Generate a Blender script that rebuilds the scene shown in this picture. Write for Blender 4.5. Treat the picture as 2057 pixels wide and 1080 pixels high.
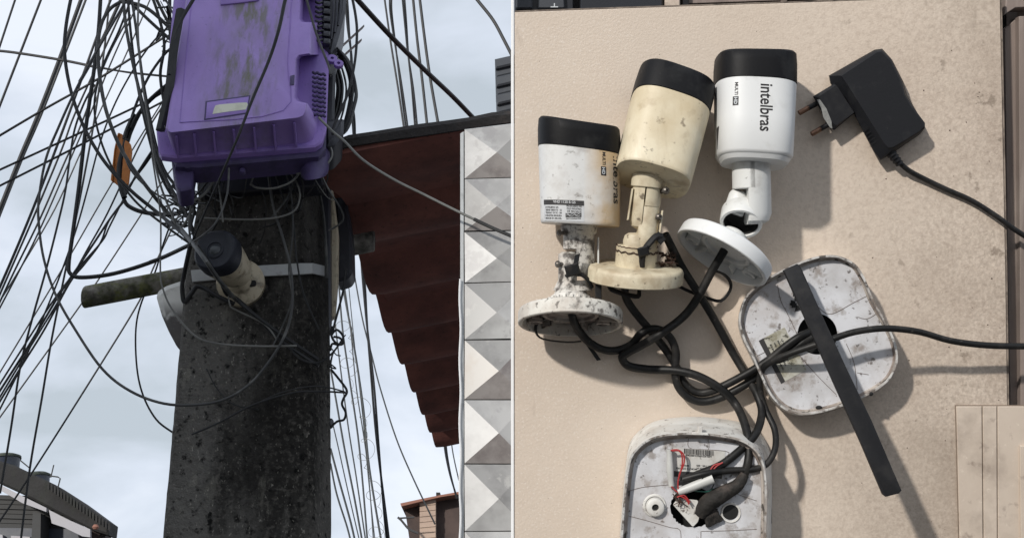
import bpy, bmesh, math, random
from mathutils import Vector, Matrix
from math import sin, cos, pi, radians, sqrt
random.seed(7)
for o in list(bpy.data.objects): bpy.data.objects.remove(o)
SC = bpy.context.scene
COL = SC.collection

# ------------------------------------------------------------------ camera
F = 2600.0                     # focal length in photo pixels (photo 2057 x 1080)
TH = radians(20)               # camera looks up 20 degrees
CAM = Vector((0, 0, 1.6))
cd = bpy.data.cameras.new('camera'); cam = bpy.data.objects.new('camera', cd); COL.objects.link(cam)
cam.location = CAM; cam.rotation_euler = (pi/2 + TH, 0, 0)
cd.sensor_width = 36; cd.lens = 36*F/2057; cd.clip_end = 2000; cd.clip_start = 0.05
SC.camera = cam
# ------------------------------------------------------------------ light
SUN = Vector((-0.50, -0.80, 0.27)).normalized()     # direction towards the sun
w = bpy.data.worlds.new('World'); SC.world = w; w.use_nodes = True
nt = w.node_tree; nt.nodes.clear(); L = nt.links.new
out = nt.nodes.new('ShaderNodeOutputWorld'); bg = nt.nodes.new('ShaderNodeBackground')
sky = nt.nodes.new('ShaderNodeTexSky'); sky.sky_type = 'NISHITA'; sky.sun_disc = False
sky.sun_elevation = math.asin(SUN.z); sky.sun_rotation = math.atan2(SUN.x, SUN.y)
tc = nt.nodes.new('ShaderNodeTexCoord'); mp = nt.nodes.new('ShaderNodeMapping')
mp.inputs['Scale'].default_value = (1.0, 1.0, 2.2); mp.inputs['Location'].default_value = (0.32, 0.0, 0.35)
L(tc.outputs['Generated'], mp.inputs['Vector'])
n1 = nt.nodes.new('ShaderNodeTexNoise'); n1.inputs['Scale'].default_value = 4.2; n1.inputs['Detail'].default_value = 7; n1.inputs['Roughness'].default_value = .5
n1.inputs['Distortion'].default_value = .25
L(mp.outputs[0], n1.inputs['Vector'])
cr = nt.nodes.new('ShaderNodeValToRGB')
cr.color_ramp.elements[0].position = .36; cr.color_ramp.elements[0].color = (5.0, 5.6, 6.2, 1)
cr.color_ramp.elements[1].position = .61; cr.color_ramp.elements[1].color = (8.2, 8.7, 9.6, 1)
e = cr.color_ramp.elements.new(.5); e.color = (6.7, 7.3, 8.3, 1)
L(n1.outputs['Fac'], cr.inputs['Fac'])
mx = nt.nodes.new('ShaderNodeMixRGB'); mx.inputs['Fac'].default_value = .93
L(sky.outputs[0], mx.inputs[1]); L(cr.outputs[0], mx.inputs[2])
L(mx.outputs[0], bg.inputs['Color']); bg.inputs['Strength'].default_value = 0.105
L(bg.outputs[0], out.inputs['Surface'])
sd = bpy.data.lights.new('sun', 'SUN'); sd.energy = 3.15; sd.angle = radians(2.4); sd.color = (1.0, .955, .89)
so = bpy.data.objects.new('sun', sd); COL.objects.link(so); so.rotation_euler = SUN.to_track_quat('Z', 'Y').to_euler(); so.location = SUN*20
SC.render.engine = 'CYCLES'
SC.view_settings.view_transform = 'Standard'; SC.view_settings.look = 'None'
SC.view_settings.exposure = 0.1; SC.view_settings.gamma = 1; SC.view_settings.use_curve_mapping = False

# ------------------------------------------------------------------ projection helpers: photo pixel + real distance -> world point
RX = Vector((1, 0, 0)); FW = Vector((0, cos(TH), sin(TH))); UP = Vector((0, -sin(TH), cos(TH))); WN = -FW
S = 1.06/F                                          # metres per photo pixel on the table top, 1.06 m away
def ray(px, py): return FW + RX*((px-1028.5)/F) + UP*((540-py)/F)
def PD(px, py, d): return CAM + ray(px, py)*d
def PV(px, py, y): r = ray(px, py); return CAM + r*(y/r.y)      # on the upright plane y metres ahead
def Q(px, py, w=0): return PD(px, py, 1.06-w*S)                 # w = height over the table top (in units of S)
class Plane:
    def __init__(s, a, b, c):
        s.o = a; s.n = (b-a).cross(c-a).normalized()
        if s.n.dot(CAM-a) < 0: s.n = -s.n
    def __call__(s, px, py, n=0):
        r = ray(px, py); o = s.o + s.n*n
        return CAM + r*((o-CAM).dot(s.n)/r.dot(s.n))
class Desk:
    n = WN
    def __call__(s, px, py, n=0): return Q(px, py, n/S)
DK = Desk()
def upright(y): return Plane(PV(0, 0, y), PV(1000, 0, y), PV(0, 1000, y))

# ------------------------------------------------------------------ mesh helpers
def cat(pts, sub=6, closed=False):
    n = len(pts); out = []
    rng = n if closed else n-1
    for i in range(rng):
        if closed: p0, p1, p2, p3 = pts[(i-1) % n], pts[i], pts[(i+1) % n], pts[(i+2) % n]
        else: p0, p1, p2, p3 = pts[max(i-1, 0)], pts[i], pts[i+1], pts[min(i+2, n-1)]
        for k in range(sub):
            t = k/sub
            out.append(0.5*((2*p1)+(p2-p0)*t+(2*p0-5*p1+4*p2-p3)*t*t+(3*p1-p0-3*p2+p3)*t*t*t))
    if not closed: out.append(pts[-1].copy())
    return out
class Mb:
    def __init__(s): s.v = []; s.f = []; s.m = []
    def add(s, vs, fs, mi=0):
        b = len(s.v); s.v += [Vector(p) for p in vs]
        for f in fs: s.f.append([i+b for i in f]); s.m.append(mi)
    def rings(s, rs, cap0=True, cap1=True, mi=0, closed=False):
        n = len(rs[0]); vs = [p for r in rs for p in r]; fs = []
        m = len(rs)
        for i in range(m if closed else m-1):
            for k in range(n):
                a = i*n+k; b = i*n+(k+1) % n; c = ((i+1) % m)*n+(k+1) % n; d = ((i+1) % m)*n+k
                fs.append([a, b, c, d])
        if not closed:
            if cap0: fs.append(list(range(n))[::-1])
            if cap1: fs.append([(m-1)*n+k for k in range(n)])
        s.add(vs, fs, mi); return s
    def tube(s, pts, r, seg=8, sub=6, closed=False, smooth=True, mi=0, flat=1.0, twist=0):
        if smooth and len(pts) > 2: P = cat(pts, sub, closed)
        else: P = [p.copy() for p in pts]
        N = len(P)
        rad = r if callable(r) else (lambda t: r)
        T = []
        for i in range(N):
            a = P[(i-1) % N] if (closed or i > 0) else P[i]; b = P[(i+1) % N] if (closed or i < N-1) else P[i]
            t = (b-a); T.append(t.normalized() if t.length > 1e-9 else Vector((0, 0, 1)))
        u = T[0].cross(Vector((0.3, 1, .2))); u.normalize(); R_ = []
        for i in range(N):
            u = (u - T[i]*u.dot(T[i])).normalized(); v = T[i].cross(u)
            q = rad(i/max(N-1, 1)); a0 = twist*i
            R_.append([P[i] + u*(cos(2*pi*k/seg+a0)*q) + v*(sin(2*pi*k/seg+a0)*q*flat) for k in range(seg)])
        return s.rings(R_, closed=closed, mi=mi)
    def lathe(s, O, a, prof, k=1.0, seg=32, mi=0, cap0=True, cap1=True, rx=1, ry=1, ref=None):
        a = a.normalized(); x = (ref or RX); x = (x-a*x.dot(a)).normalized(); y = a.cross(x)
        return s.rings([[O + a*(h*k) + x*(cos(2*pi*i/seg)*max(r, 1e-4)*k*rx) + y*(sin(2*pi*i/seg)*max(r, 1e-4)*k*ry) for i in range(seg)] for r, h in prof], cap0, cap1, mi)
    def box(s, c, x, y, z, mi=0, bev=0):
        # c centre; x, y, z half-extent vectors
        if bev <= 0:
            vs = [c+x*i+y*j+z*k for k in (-1, 1) for (i, j) in ((-1, -1), (1, -1), (1, 1), (-1, 1))]
            s.add(vs, [[3, 2, 1, 0], [4, 5, 6, 7], [0, 1, 5, 4], [1, 2, 6, 5], [2, 3, 7, 6], [3, 0, 4, 7]], mi); return s
        X, Y = x.length, y.length; bx = 1-bev/X; by = 1-bev/Y; Z = z.length; bz = 1-bev/Z
        def ring(k, sx, sy): return [c+x*i*sx+y*j*sy+z*k for (i, j) in ((-1, -1), (1, -1), (1, 1), (-1, 1))]
        return s.rings([ring(-1, bx, by), ring(-bz, 1, 1), ring(bz, 1, 1), ring(1, bx, by)], mi=mi)
def inset(pts, b):
    n = len(pts); A = sum(pts[i][0]*pts[(i+1) % n][1]-pts[(i+1) % n][0]*pts[i][1] for i in range(n))
    sg = 1 if A > 0 else -1; out = []
    for i in range(n):
        p0, p1, p2 = pts[i-1], pts[i], pts[(i+1) % n]
        d1 = Vector((p1[0]-p0[0], p1[1]-p0[1])); d2 = Vector((p2[0]-p1[0], p2[1]-p1[1]))
        if d1.length < 1e-6 or d2.length < 1e-6: out.append(p1); continue
        d1.normalize(); d2.normalize()
        m1 = Vector((-d1.y, d1.x))*sg; m2 = Vector((-d2.y, d2.x))*sg; m = m1+m2
        if m.length < 1e-3: out.append(p1); continue
        m.normalize(); q = b/max(m.dot(m1), .4)
        out.append((p1[0]+m.x*q, p1[1]+m.y*q))
    return out
def rpoly(pts, r, seg=4):
    n = len(pts); out = []
    for i in range(n):
        p0, p1, p2 = Vector(pts[i-1]), Vector(pts[i]), Vector(pts[(i+1) % n])
        rr = r[i] if isinstance(r, (list, tuple)) else r
        a = p1+(p0-p1).normalized()*min(rr, (p0-p1).length*.49); b = p1+(p2-p1).normalized()*min(rr, (p2-p1).length*.49)
        for k in range(seg+1):
            t = k/seg; q = a*(1-t)**2+p1*2*t*(1-t)+b*t*t; out.append((q.x, q.y))
    return out
def prism(mb, pts, pl, n1, depth, bev=0, mi=0):
    """outline in photo pixels on plane pl at offset n1 (m towards the viewer), extruded by depth m away"""
    top = [pl(x, y, n1) for x, y in pts]
    rs = []
    if bev > 0:
        sc = (pl(pts[0][0]+10, pts[0][1], n1)-pl(pts[0][0], pts[0][1], n1)).length/10
        ins = [pl(x, y, n1) for x, y in inset(pts, bev/sc)]
        rs = [ins, [p-pl.n*bev for p in top]]
    else: rs = [top]
    rs.append([p-pl.n*depth for p in top])
    mb.rings(rs, mi=mi); return mb
def rect(x0, y0, x1, y1): return [(x0, y0), (x1, y0), (x1, y1), (x0, y1)]
# ------------------------------------------------------------------ object helpers
def tag(o, label=None, cat_=None, group=None, kind=None):
    if label: o['label'] = label
    if cat_: o['category'] = cat_
    if group: o['group'] = group
    if kind: o['kind'] = kind
    return o
def root(name, label, cat_, loc, group=None):
    o = bpy.data.objects.new(name, None); COL.objects.link(o); o.location = loc; o.empty_display_size = .05
    return tag(o, label, cat_, group)
def wloc(o):
    v = Vector((0, 0, 0))
    while o is not None: v = v + o.location; o = o.parent
    return v
def build(name, mb, mat, parent=None, label=None, kind=None, smooth=True, ang=38):
    ms = mat if isinstance(mat, (list, tuple)) else [mat]
    if parent is None: org = sum(mb.v, Vector())/len(mb.v)
    else: org = wloc(parent)
    loc = Vector((0, 0, 0)) if parent is not None else org
    me = bpy.data.meshes.new(name)
    me.from_pydata([(p-org) for p in mb.v], [], mb.f)
    for m in ms: me.materials.append(m)
    if len(ms) > 1: me.polygons.foreach_set('material_index', mb.m)
    bm = bmesh.new(); bm.from_mesh(me); bmesh.ops.recalc_face_normals(bm, faces=bm.faces); bm.to_mesh(me); bm.free()
    if smooth:
        me.polygons.foreach_set('use_smooth', [True]*len(me.polygons)); me.set_sharp_from_angle(angle=radians(ang))
    me.update()
    o = bpy.data.objects.new(name, me); COL.objects.link(o); o.location = loc
    if parent is not None: o.parent = parent
    return tag(o, label, None, None, kind)
def thing(name, mb, mat, label, cat_, group=None, **k):
    o = build(name, mb, mat, None, **k); return tag(o, label, cat_, group)
_tc = {}
def glyphs(s, bold=0.0):
    """lettering as flat triangles, normalised to a unit box"""
    if (s, bold) in _tc: return _tc[(s, bold)]
    cu = bpy.data.curves.new('t', 'FONT'); cu.body = s; cu.size = 1; cu.resolution_u = 3; cu.offset = bold; cu.fill_mode = 'FRONT'
    ob = bpy.data.objects.new('t', cu); COL.objects.link(ob)
    dg = bpy.context.evaluated_depsgraph_get(); me = bpy.data.meshes.new_from_object(ob.evaluated_get(dg))
    vs = [v.co.copy() for v in me.vertices]; fs = [list(p.vertices) for p in me.polygons]
    bpy.data.objects.remove(ob); bpy.data.meshes.remove(me)
    x0 = min(v.x for v in vs); x1 = max(v.x for v in vs); y0 = min(v.y for v in vs); y1 = max(v.y for v in vs)
    vs = [((v.x-x0)/(x1-x0), (v.y-y0)/(y1-y0)) for v in vs]
    _tc[(s, bold)] = (vs, fs, (x1-x0)/(y1-y0)); return _tc[(s, bold)]
def text(mb, s, fn, w, h, bold=0.0, mi=0):
    vs, fs, asp = glyphs(s, bold)
    mb.add([fn(x*w, y*h) for x, y in vs], fs, mi); return mb
# ------------------------------------------------------------------ materials
def material(name, base, rough=.6, metal=0, layers=(), bumps=(), spec=.5, grad=None):
    """layers: (colour, scale, lo, hi, amount, detail, kind, stretch) mixed over the base colour; bumps: (scale, strength, dist, detail)"""
    m = bpy.data.materials.new(name); m.use_nodes = True; nt = m.node_tree; L = nt.links.new
    b = nt.nodes['Principled BSDF']; b.inputs['Roughness'].default_value = rough; b.inputs['Metallic'].default_value = metal
    b.inputs['Specular IOR Level'].default_value = spec
    tc = nt.nodes.new('ShaderNodeTexCoord'); col = None; src = None
    for ly in layers:
        c, sc, lo, hi, am = ly[:5]; det = ly[5] if len(ly) > 5 else 4; kd = ly[6] if len(ly) > 6 else 'noise'; st = ly[7] if len(ly) > 7 else None
        mask = ly[8] if len(ly) > 8 else None
        vec = tc.outputs['Object']
        mpn = nt.nodes.new('ShaderNodeMapping'); mpn.inputs['Location'].default_value = (random.random()*9, random.random()*9, random.random()*9)
        if st: mpn.inputs['Scale'].default_value = st
        L(vec, mpn.inputs['Vector'])
        if kd == 'noise':
            n = nt.nodes.new('ShaderNodeTexNoise'); n.inputs['Scale'].default_value = sc; n.inputs['Detail'].default_value = det; n.inputs['Roughness'].default_value = .62; fo = n.outputs['Fac']
        else:
            n = nt.nodes.new('ShaderNodeTexVoronoi'); n.inputs['Scale'].default_value = sc; fo = n.outputs['Distance']
            if kd == 'crack': n.feature = 'DISTANCE_TO_EDGE'
        L(mpn.outputs[0], n.inputs['Vector'])
        mr = nt.nodes.new('ShaderNodeMapRange'); mr.inputs['From Min'].default_value = lo; mr.inputs['From Max'].default_value = hi; mr.inputs['To Max'].default_value = am
        if lo > hi: mr.inputs['From Min'].default_value = lo; mr.inputs['From Max'].default_value = hi
        L(fo, mr.inputs['Value']); fac = mr.outputs[0]
        if mask:
            # mask: list of (axis vector, from, to) multiplied: where on the object the layer sits
            for (ax, f0, f1) in mask:
                dp = nt.nodes.new('ShaderNodeVectorMath'); dp.operation = 'DOT_PRODUCT'; dp.inputs[1].default_value = ax; L(tc.outputs['Object'], dp.inputs[0])
                m2 = nt.nodes.new('ShaderNodeMapRange'); m2.inputs['From Min'].default_value = f0; m2.inputs['From Max'].default_value = f1; L(dp.outputs['Value'], m2.inputs['Value'])
                mu = nt.nodes.new('ShaderNodeMath'); mu.operation = 'MULTIPLY'; L(fac, mu.inputs[0]); L(m2.outputs[0], mu.inputs[1]); fac = mu.outputs[0]
        mxn = nt.nodes.new('ShaderNodeMixRGB'); L(fac, mxn.inputs['Fac'])
        if src is None: mxn.inputs[1].default_value = (*base, 1)
        else: L(src, mxn.inputs[1])
        mxn.inputs[2].default_value = (*c, 1); src = mxn.outputs[0]
    if src is None: b.inputs['Base Color'].default_value = (*base, 1)
    else: L(src, b.inputs['Base Color'])
    prev = None
    for bp in bumps:
        sc, stg, dist = bp[:3]; n = nt.nodes.new('ShaderNodeTexNoise'); n.inputs['Scale'].default_value = sc; n.inputs['Detail'].default_value = bp[3] if len(bp) > 3 else 3
        L(tc.outputs['Object'], n.inputs['Vector'])
        bn = nt.nodes.new('ShaderNodeBump'); bn.inputs['Strength'].default_value = stg; bn.inputs['Distance'].default_value = dist
        L(n.outputs['Fac'], bn.inputs['Height'])
        if prev: L(prev, bn.inputs['Normal'])
        prev = bn.outputs[0]
    if prev: L(prev, b.inputs['Normal'])
    return m
M = {}
K_ = (.03, .025, .022)
M['pole'] = material('weathered_concrete', (.105, .10, .092), .95, 0, [
    ((.115, .11, .102), 8, .46, .64, .9, 8), ((.014, .013, .012), 6, .46, .60, .85, 7, 'noise', (1, 1, .3)),
    ((.15, .14, .125), 85, .50, .66, .55, 8), ((.005, .005, .005), 55, .44, .34, .95, 6), ((.36, .34, .30), 190, .62, .70, .6, 4, 'noise', (1, 1, .6)), ((.21, .20, .17), 26, .60, .72, .55, 8, 'noise', (1, 1, .35)), ((.012, .012, .012), 48, .17, .07, .6, 1, 'voronoi'), ((.012, .011, .010), 2.6, .48, .62, .75, 8, 'noise', (1, 1, .4)), ((.20, .19, .17), 14, .62, .74, .5, 9, 'noise', (1, 1, .15))],
    [(60, .9, .008, 7), (260, .8, .003, 4)], .12)
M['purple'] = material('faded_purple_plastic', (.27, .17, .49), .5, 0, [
    ((.20, .15, .44), 14, .45, .75, .5, 5), ((.10, .07, .26), 22, .5, .8, .5, 6, 'noise', (1, 1, .3)), ((.05, .05, .06), 160, .62, .74, .35, 3)], [(60, .12, .003, 4)])
M['lid'] = material('faded_purple_plastic_with_algae', (.295, .195, .51), .52, 0, [
    ((.34, .25, .60), 9, .42, .75, .55, 5), ((.11, .08, .27), 22, .5, .8, .4, 6, 'noise', (1, 1, .25)),
    ((.15, .14, .15), 24, .34, .68, .65, 7, 'noise', (1, 1, .35), [((1, 0, 0), -.065, .0), ((1, 0, 0), .10, .02), ((0, 0, 1), -.05, .05)]),
    ((.11, .115, .045), 40, .45, .62, .85, 6, 'noise', (1.6, 1, .25), [((1, 0, 0), -.065, .0), ((1, 0, 0), .10, .03), ((0, 0, 1), -.02, .11)]),
    ((.35, .31, .5), 300, .66, .74, .3, 2), ((.045, .04, .05), 120, .64, .74, .4, 5)], [(60, .10, .003, 4)])
M['purple_shaded'] = material('shaded_purple_plastic', (.055, .038, .12), .6, 0, [((.02, .018, .04), 30, .45, .7, .7, 5), ((.11, .10, .12), 90, .6, .75, .4, 4)], [(80, .15, .003)])  # shade of underside, recesses and fittings put into a darker purple
M['sticker'] = material('bleached_sticker', (.62, .62, .52), .7, 0, [((.42, .41, .33), 40, .5, .75, .6, 5)])
M['wire'] = material('black_cable_sheath', (.007, .0075, .009), .6, 0, [((.035, .035, .035), 30, .5, .75, .5, 3)], [])
M['wire_grey'] = material('dusty_grey_cable_sheath', (.034, .035, .035), .5, 0, [((.16, .16, .15), 20, .5, .7, .6, 3)], [])
M['wire_light'] = material('bleached_cable_sheath', (.16, .16, .15), .5, 0, [((.09, .09, .085), 20, .5, .7, .6, 3)], [])
M['wire_far'] = material('distant_cable_sheath', (.03, .036, .04), .6)
M['closure'] = material('black_closure_plastic', (.018, .019, .028), .45, 0, [((.05, .05, .06), 60, .55, .75, .5, 4)], [(90, .1, .002)])
M['orange'] = material('orange_tag_plastic', (.60, .20, .03), .45, 0, [((.32, .09, .02), 45, .5, .75, .5, 4)], [(60, .1, .002)])
M['moss_pipe'] = material('mossy_cement_pipe', (.30, .28, .25), .9, 0, [
    ((.06, .065, .03), 22, .36, .58, .95, 7, 'noise', None, [((1, 0, 0), .05, -.14)]), ((.16, .17, .05), 60, .5, .66, .7, 4, 'noise', None, [((1, 0, 0), .02, -.16)]),
    ((.05, .045, .04), 30, .5, .7, .8, 6), ((.02, .02, .018), 14, .34, .54, .9, 7, 'noise', None, [((1, 0, 0), .04, .16)])], [(120, .5, .004, 5)], .2)
M['band'] = material('galvanised_band', (.36, .37, .37), .55, .25, [((.30, .30, .29), 30, .42, .64, .7, 7), ((.10, .09, .08), 60, .6, .75, .6, 5)], [(60, .1, .001)])
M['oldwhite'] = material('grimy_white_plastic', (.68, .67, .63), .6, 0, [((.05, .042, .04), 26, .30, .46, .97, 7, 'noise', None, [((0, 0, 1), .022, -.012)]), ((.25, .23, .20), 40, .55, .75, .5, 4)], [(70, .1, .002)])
M['polecam'] = material('yellowed_camera_plastic', (.46, .40, .29), .55, 0, [((.09, .075, .055), 45, .52, .68, .8, 6), ((.16, .09, .05), 90, .6, .72, .7, 4)], [(90, .1, .001)])
M['hood_old'] = material('matt_black_hood', (.010, .012, .019), .5, 0, [((.03, .032, .04), 50, .55, .75, .5, 4)], [(150, .08, .001)], spec=.3)
M['glass'] = material('dark_lens_glass', (.02, .025, .03), .3)
M['roof_under'] = material('clay_tile_underside', (.19, .066, .052), .8, 0, [((.30, .11, .08), 9, .42, .7, .7, 6), ((.05, .022, .02), 9, .45, .72, .6, 7), ((.012, .01, .01), 90, .6, .72, .6, 5)], [(120, .3, .002, 5)])
M['mortar'] = material('dark_wet_mortar', (.022, .019, .018), .85, 0, [((.075, .055, .045), 30, .55, .75, .6, 6), ((.012, .012, .012), 50, .5, .7, .7, 5)], [(90, .6, .006, 6)])
M['tile_light'] = material('pale_marble_print_shading', (.385, .38, .372), .35, 0, [((.28, .275, .27), 14, .45, .62, .8, 7), ((.50, .50, .49), 9, .5, .7, .7, 4), ((.26, .26, .27), 11, .485, .5, .0, 6), ((.27, .26, .26), 22, .57, .62, .6, 6)], [])
M['tile_grey'] = material('grey_marble_print_shading', (.285, .28, .272), .38, 0, [((.19, .185, .18), 18, .45, .65, .8, 6), ((.40, .39, .37), 26, .6, .66, .6, 6), ((.36, .35, .33), 120, .62, .72, .5, 3)], [])
M['tile_taupe'] = material('taupe_stone_print_shading', (.26, .238, .225), .38, 0, [((.15, .13, .125), 20, .45, .65, .8, 6), ((.31, .27, .25), 130, .6, .72, .5, 4)], [])
M['tile_beige'] = material('beige_marble_print_shading', (.39, .365, .335), .36, 0, [((.36, .31, .26), 18, .5, .65, .8, 6), ((.55, .54, .52), 10, .5, .7, .6, 4)], [])
M['grout'] = material('grey_grout', (.34, .335, .33), .8, 0, [((.12, .115, .11), 50, .5, .7, .7, 5)], [(120, .3, .002)])
M['trim'] = material('pale_edge_trim', (.50, .51, .51), .45, 0, [((.25, .25, .25), 40, .55, .75, .7, 5)], [])
M['far_wall'] = material('far_dark_cladding', (.045, .05, .06), .7, 0, [((.07, .075, .08), 6, .5, .7, .6, 4)])
M['far_conc'] = material('far_stained_concrete', (.022, .021, .021), .9, 0, [((.045, .043, .041), 2.5, .5, .7, .7, 6), ((.025, .027, .022), 6, .5, .7, .8, 5, 'noise', (1, 1, .3))], [(20, .4, .02)])
M['far_grey'] = material('far_grey_boards', (.05, .05, .05), .8, 0, [((.045, .044, .042), 4, .5, .7, .7, 4)])
M['far_white'] = material('far_white_fascia', (.34, .33, .35), .6, 0, [((.33, .31, .31), 3, .5, .7, .6, 4)])
M['far_tank'] = material('far_water_tank_plastic', (.02, .026, .045), .5, 0, [((.08, .085, .08), 4, .5, .7, .6, 4)])
M['far_lid'] = material('far_mossy_lid', (.04, .05, .038), .8, 0, [((.15, .16, .13), 6, .5, .7, .6, 4)])
M['far_red'] = material('far_clay_roof', (.26, .12, .085), .8, 0, [((.2, .08, .05), 4, .5, .7, .7, 4)])
M['far_brown'] = material('far_brown_boards', (.05, .034, .03), .8, 0, [((.09, .06, .05), 4, .5, .7, .7, 4)])
M['far_brick'] = material('far_tan_brick', (.42, .31, .24), .8, 0, [((.30, .22, .18), 5, .5, .7, .6, 4)])
M['shade_wall_face'] = material('pale_shade_wall_render', (.55, .52, .47), .85, 0, [((.40, .37, .33), 1.5, .45, .7, .6, 6)])
M['ground'] = material('worn_asphalt', (.10, .098, .095), .9, 0, [((.09, .088, .085), 1.2, .4, .7, .7, 6)], [(30, .4, .01)])
# table side
DIRTM = [((1, 0, 0), .28, .52)]
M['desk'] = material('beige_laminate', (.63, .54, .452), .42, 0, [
    ((.54, .44, .355), 6, .38, .70, .5, 5), ((.80, .74, .68), 620, .58, .68, .40, 2, 'noise', None, [((1, 0, 0), .02, -.16)]), ((.68, .57, .47), 60, .52, .70, .2, 5),  # pale specks towards the left paint the laminate's glints into the colour
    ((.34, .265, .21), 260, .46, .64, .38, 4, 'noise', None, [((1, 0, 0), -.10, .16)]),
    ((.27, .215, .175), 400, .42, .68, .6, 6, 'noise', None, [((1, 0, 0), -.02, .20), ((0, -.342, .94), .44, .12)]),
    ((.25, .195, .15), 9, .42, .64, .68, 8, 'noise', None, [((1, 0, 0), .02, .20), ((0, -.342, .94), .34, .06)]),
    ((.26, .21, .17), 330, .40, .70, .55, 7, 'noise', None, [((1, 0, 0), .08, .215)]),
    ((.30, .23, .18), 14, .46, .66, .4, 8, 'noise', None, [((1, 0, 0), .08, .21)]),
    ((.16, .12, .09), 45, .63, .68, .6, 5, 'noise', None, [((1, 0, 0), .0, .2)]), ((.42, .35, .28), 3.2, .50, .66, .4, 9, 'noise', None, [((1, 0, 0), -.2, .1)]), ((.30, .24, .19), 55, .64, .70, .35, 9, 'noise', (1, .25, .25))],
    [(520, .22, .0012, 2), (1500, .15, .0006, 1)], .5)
M['desk_edge'] = material('worn_brown_edge', (.14, .11, .09), .7, 0, [((.32, .26, .21), 60, .45, .62, .7, 5), ((.03, .025, .02), 90, .55, .7, .8, 5)])
M['divider'] = material('white_divider_and_bead', (.86, .86, .86), .5)
M['black_gap'] = material('dark_gap_shade', (.02, .017, .015), .8)  # near-black colour stands in for shade in the gaps round the desk
M['drawer'] = material('grey_brown_woodgrain', (.25, .20, .175), .55, 0, [((.13, .105, .092), 40, .4, .66, .7, 6, 'noise', (1, .08, .08)), ((.40, .34, .30), 90, .56, .7, .4, 4, 'noise', (1, .08, .08))], [(150, .1, .001)])
M['tray'] = material('dark_glossy_tray', (.022, .024, .03), .35, 0, [((.07, .07, .075), 60, .6, .75, .4, 4)])
M['key'] = material('keyboard_key_plastic', (.045, .05, .06), .5)
M['print_white'] = material('white_print', (.55, .58, .6), .6)
M['print_black'] = material('black_print', (.012, .011, .012), .55)
M['panel'] = material('beige_plastic_panel', (.585, .50, .42), .5, 0, [((.44, .365, .295), 7, .38, .66, .8, 8), ((.70, .62, .52), 190, .62, .72, .45, 3), ((.22, .17, .14), 60, .60, .70, .7, 6), ((.20, .155, .125), 16, .52, .70, .55, 9)], [(300, .1, .001)])
M['panel_seam'] = material('dark_panel_seam', (.20, .155, .12), .7, 0, [((.06, .045, .035), 60, .55, .7, .7, 4)])
CH = [((.30, .25, .21), 60, .56, .72, .5, 6), ((.06, .045, .04), 230, .66, .73, .8, 4), ((.36, .33, .29), 14, .52, .75, .5, 5)]
M['white_a'] = material('scuffed_white_camera_plastic', (.66, .66, .65), .42, 0, [
    ((.40, .37, .34), 45, .50, .70, .5, 7), ((.14, .12, .10), 170, .60, .72, .75, 5), ((.22, .18, .15), 30, .58, .72, .6, 9), ((.53, .37, .19), 22, .22, .50, .9, 5, 'noise', None, [((1, 0, 0), .0, .016)]),
    ((.20, .15, .10), 60, .60, .68, .7, 6, 'noise', (1, 1, .3), [((1, 0, 0), .005, .03)])], [(200, .06, .0006)])
M['white_c'] = material('clean_white_camera_plastic', (.69, .70, .70), .42, 0, [((.48, .48, .46), 40, .58, .75, .5, 6), ((.22, .2, .18), 210, .70, .76, .6, 4)], [(200, .05, .0006)])
M['cream'] = material('yellowed_cream_camera_plastic', (.66, .59, .44), .48, 0, [
    ((.50, .38, .21), 18, .45, .7, .55, 6), ((.30, .23, .15), 34, .57, .69, .7, 4), ((.14, .11, .08), 130, .62, .70, .8, 5), ((.40, .31, .18), 12, .45, .65, .5, 6), ((.40, .31, .19), 90, .52, .72, .45, 5, 'noise', (1, 1, .25))], [(180, .08, .0008)])
M['mount_dirty'] = material('mould_specked_white_plastic', (.62, .60, .56), .6, 0, [
    ((.33, .28, .24), 50, .46, .66, .7, 6), ((.05, .04, .034), 110, .49, .62, .92, 9), ((.05, .04, .035), 300, .55, .66, .8, 4)], [(200, .3, .001)])
M['disc_dirty'] = material('mould_specked_round_base', (.60, .58, .53), .6, 0, [
    ((.36, .30, .25), 40, .46, .68, .7, 6), ((.05, .04, .033), 110, .55, .62, .95, 6, 'noise', None, [((1, 0, 0), -.03, .02)]), ((.06, .05, .04), 260, .60, .68, .8, 3)], [(200, .25, .001)])
M['inner_dirty'] = material('brown_grime_inside_base', (.40, .36, .32), .7, 0, [((.18, .14, .12), 60, .40, .6, .9, 6), ((.03, .025, .02), 130, .56, .62, .9, 6)], [(200, .3, .001)])
M['mount_cream'] = material('cream_bracket_plastic', (.63, .565, .42), .55, 0, [((.36, .28, .18), 45, .44, .64, .75, 8), ((.10, .075, .05), 140, .62, .68, .85, 5)], [(200, .15, .001)])
M['mount_white'] = material('grey_white_bracket_plastic', (.66, .67, .66), .5, 0, [((.42, .41, .39), 60, .52, .7, .6, 6), ((.10, .09, .08), 200, .66, .72, .8, 5)], [(200, .12, .001)])
M['rust'] = material('rusty_grime', (.05, .03, .022), .9, 0, [((.12, .06, .04), 200, .5, .7, .7, 4)])
M['hood'] = material('satin_black_hood', (.004, .004, .005), .55, 0, [((.035, .035, .035), 40, .55, .78, .5, 6), ((.10, .10, .10), 200, .70, .76, .35, 3)], [(320, .12, .0006)], spec=.2)
M['screw'] = material('dark_screw_steel', (.16, .145, .13), .4, .7, [((.05, .035, .025), 200, .5, .7, .7, 3)])
M['box_white'] = material('mildewed_white_box_plastic', (.62, .625, .65), .55, 0, [
    ((.40, .385, .38), 26, .42, .64, .75, 7), ((.20, .16, .13), 80, .53, .66, .70, 9), ((.07, .055, .045), 210, .61, .68, .8, 4), ((.32, .25, .20), 12, .48, .70, .5, 9)], [(220, .2, .0008)])
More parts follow.
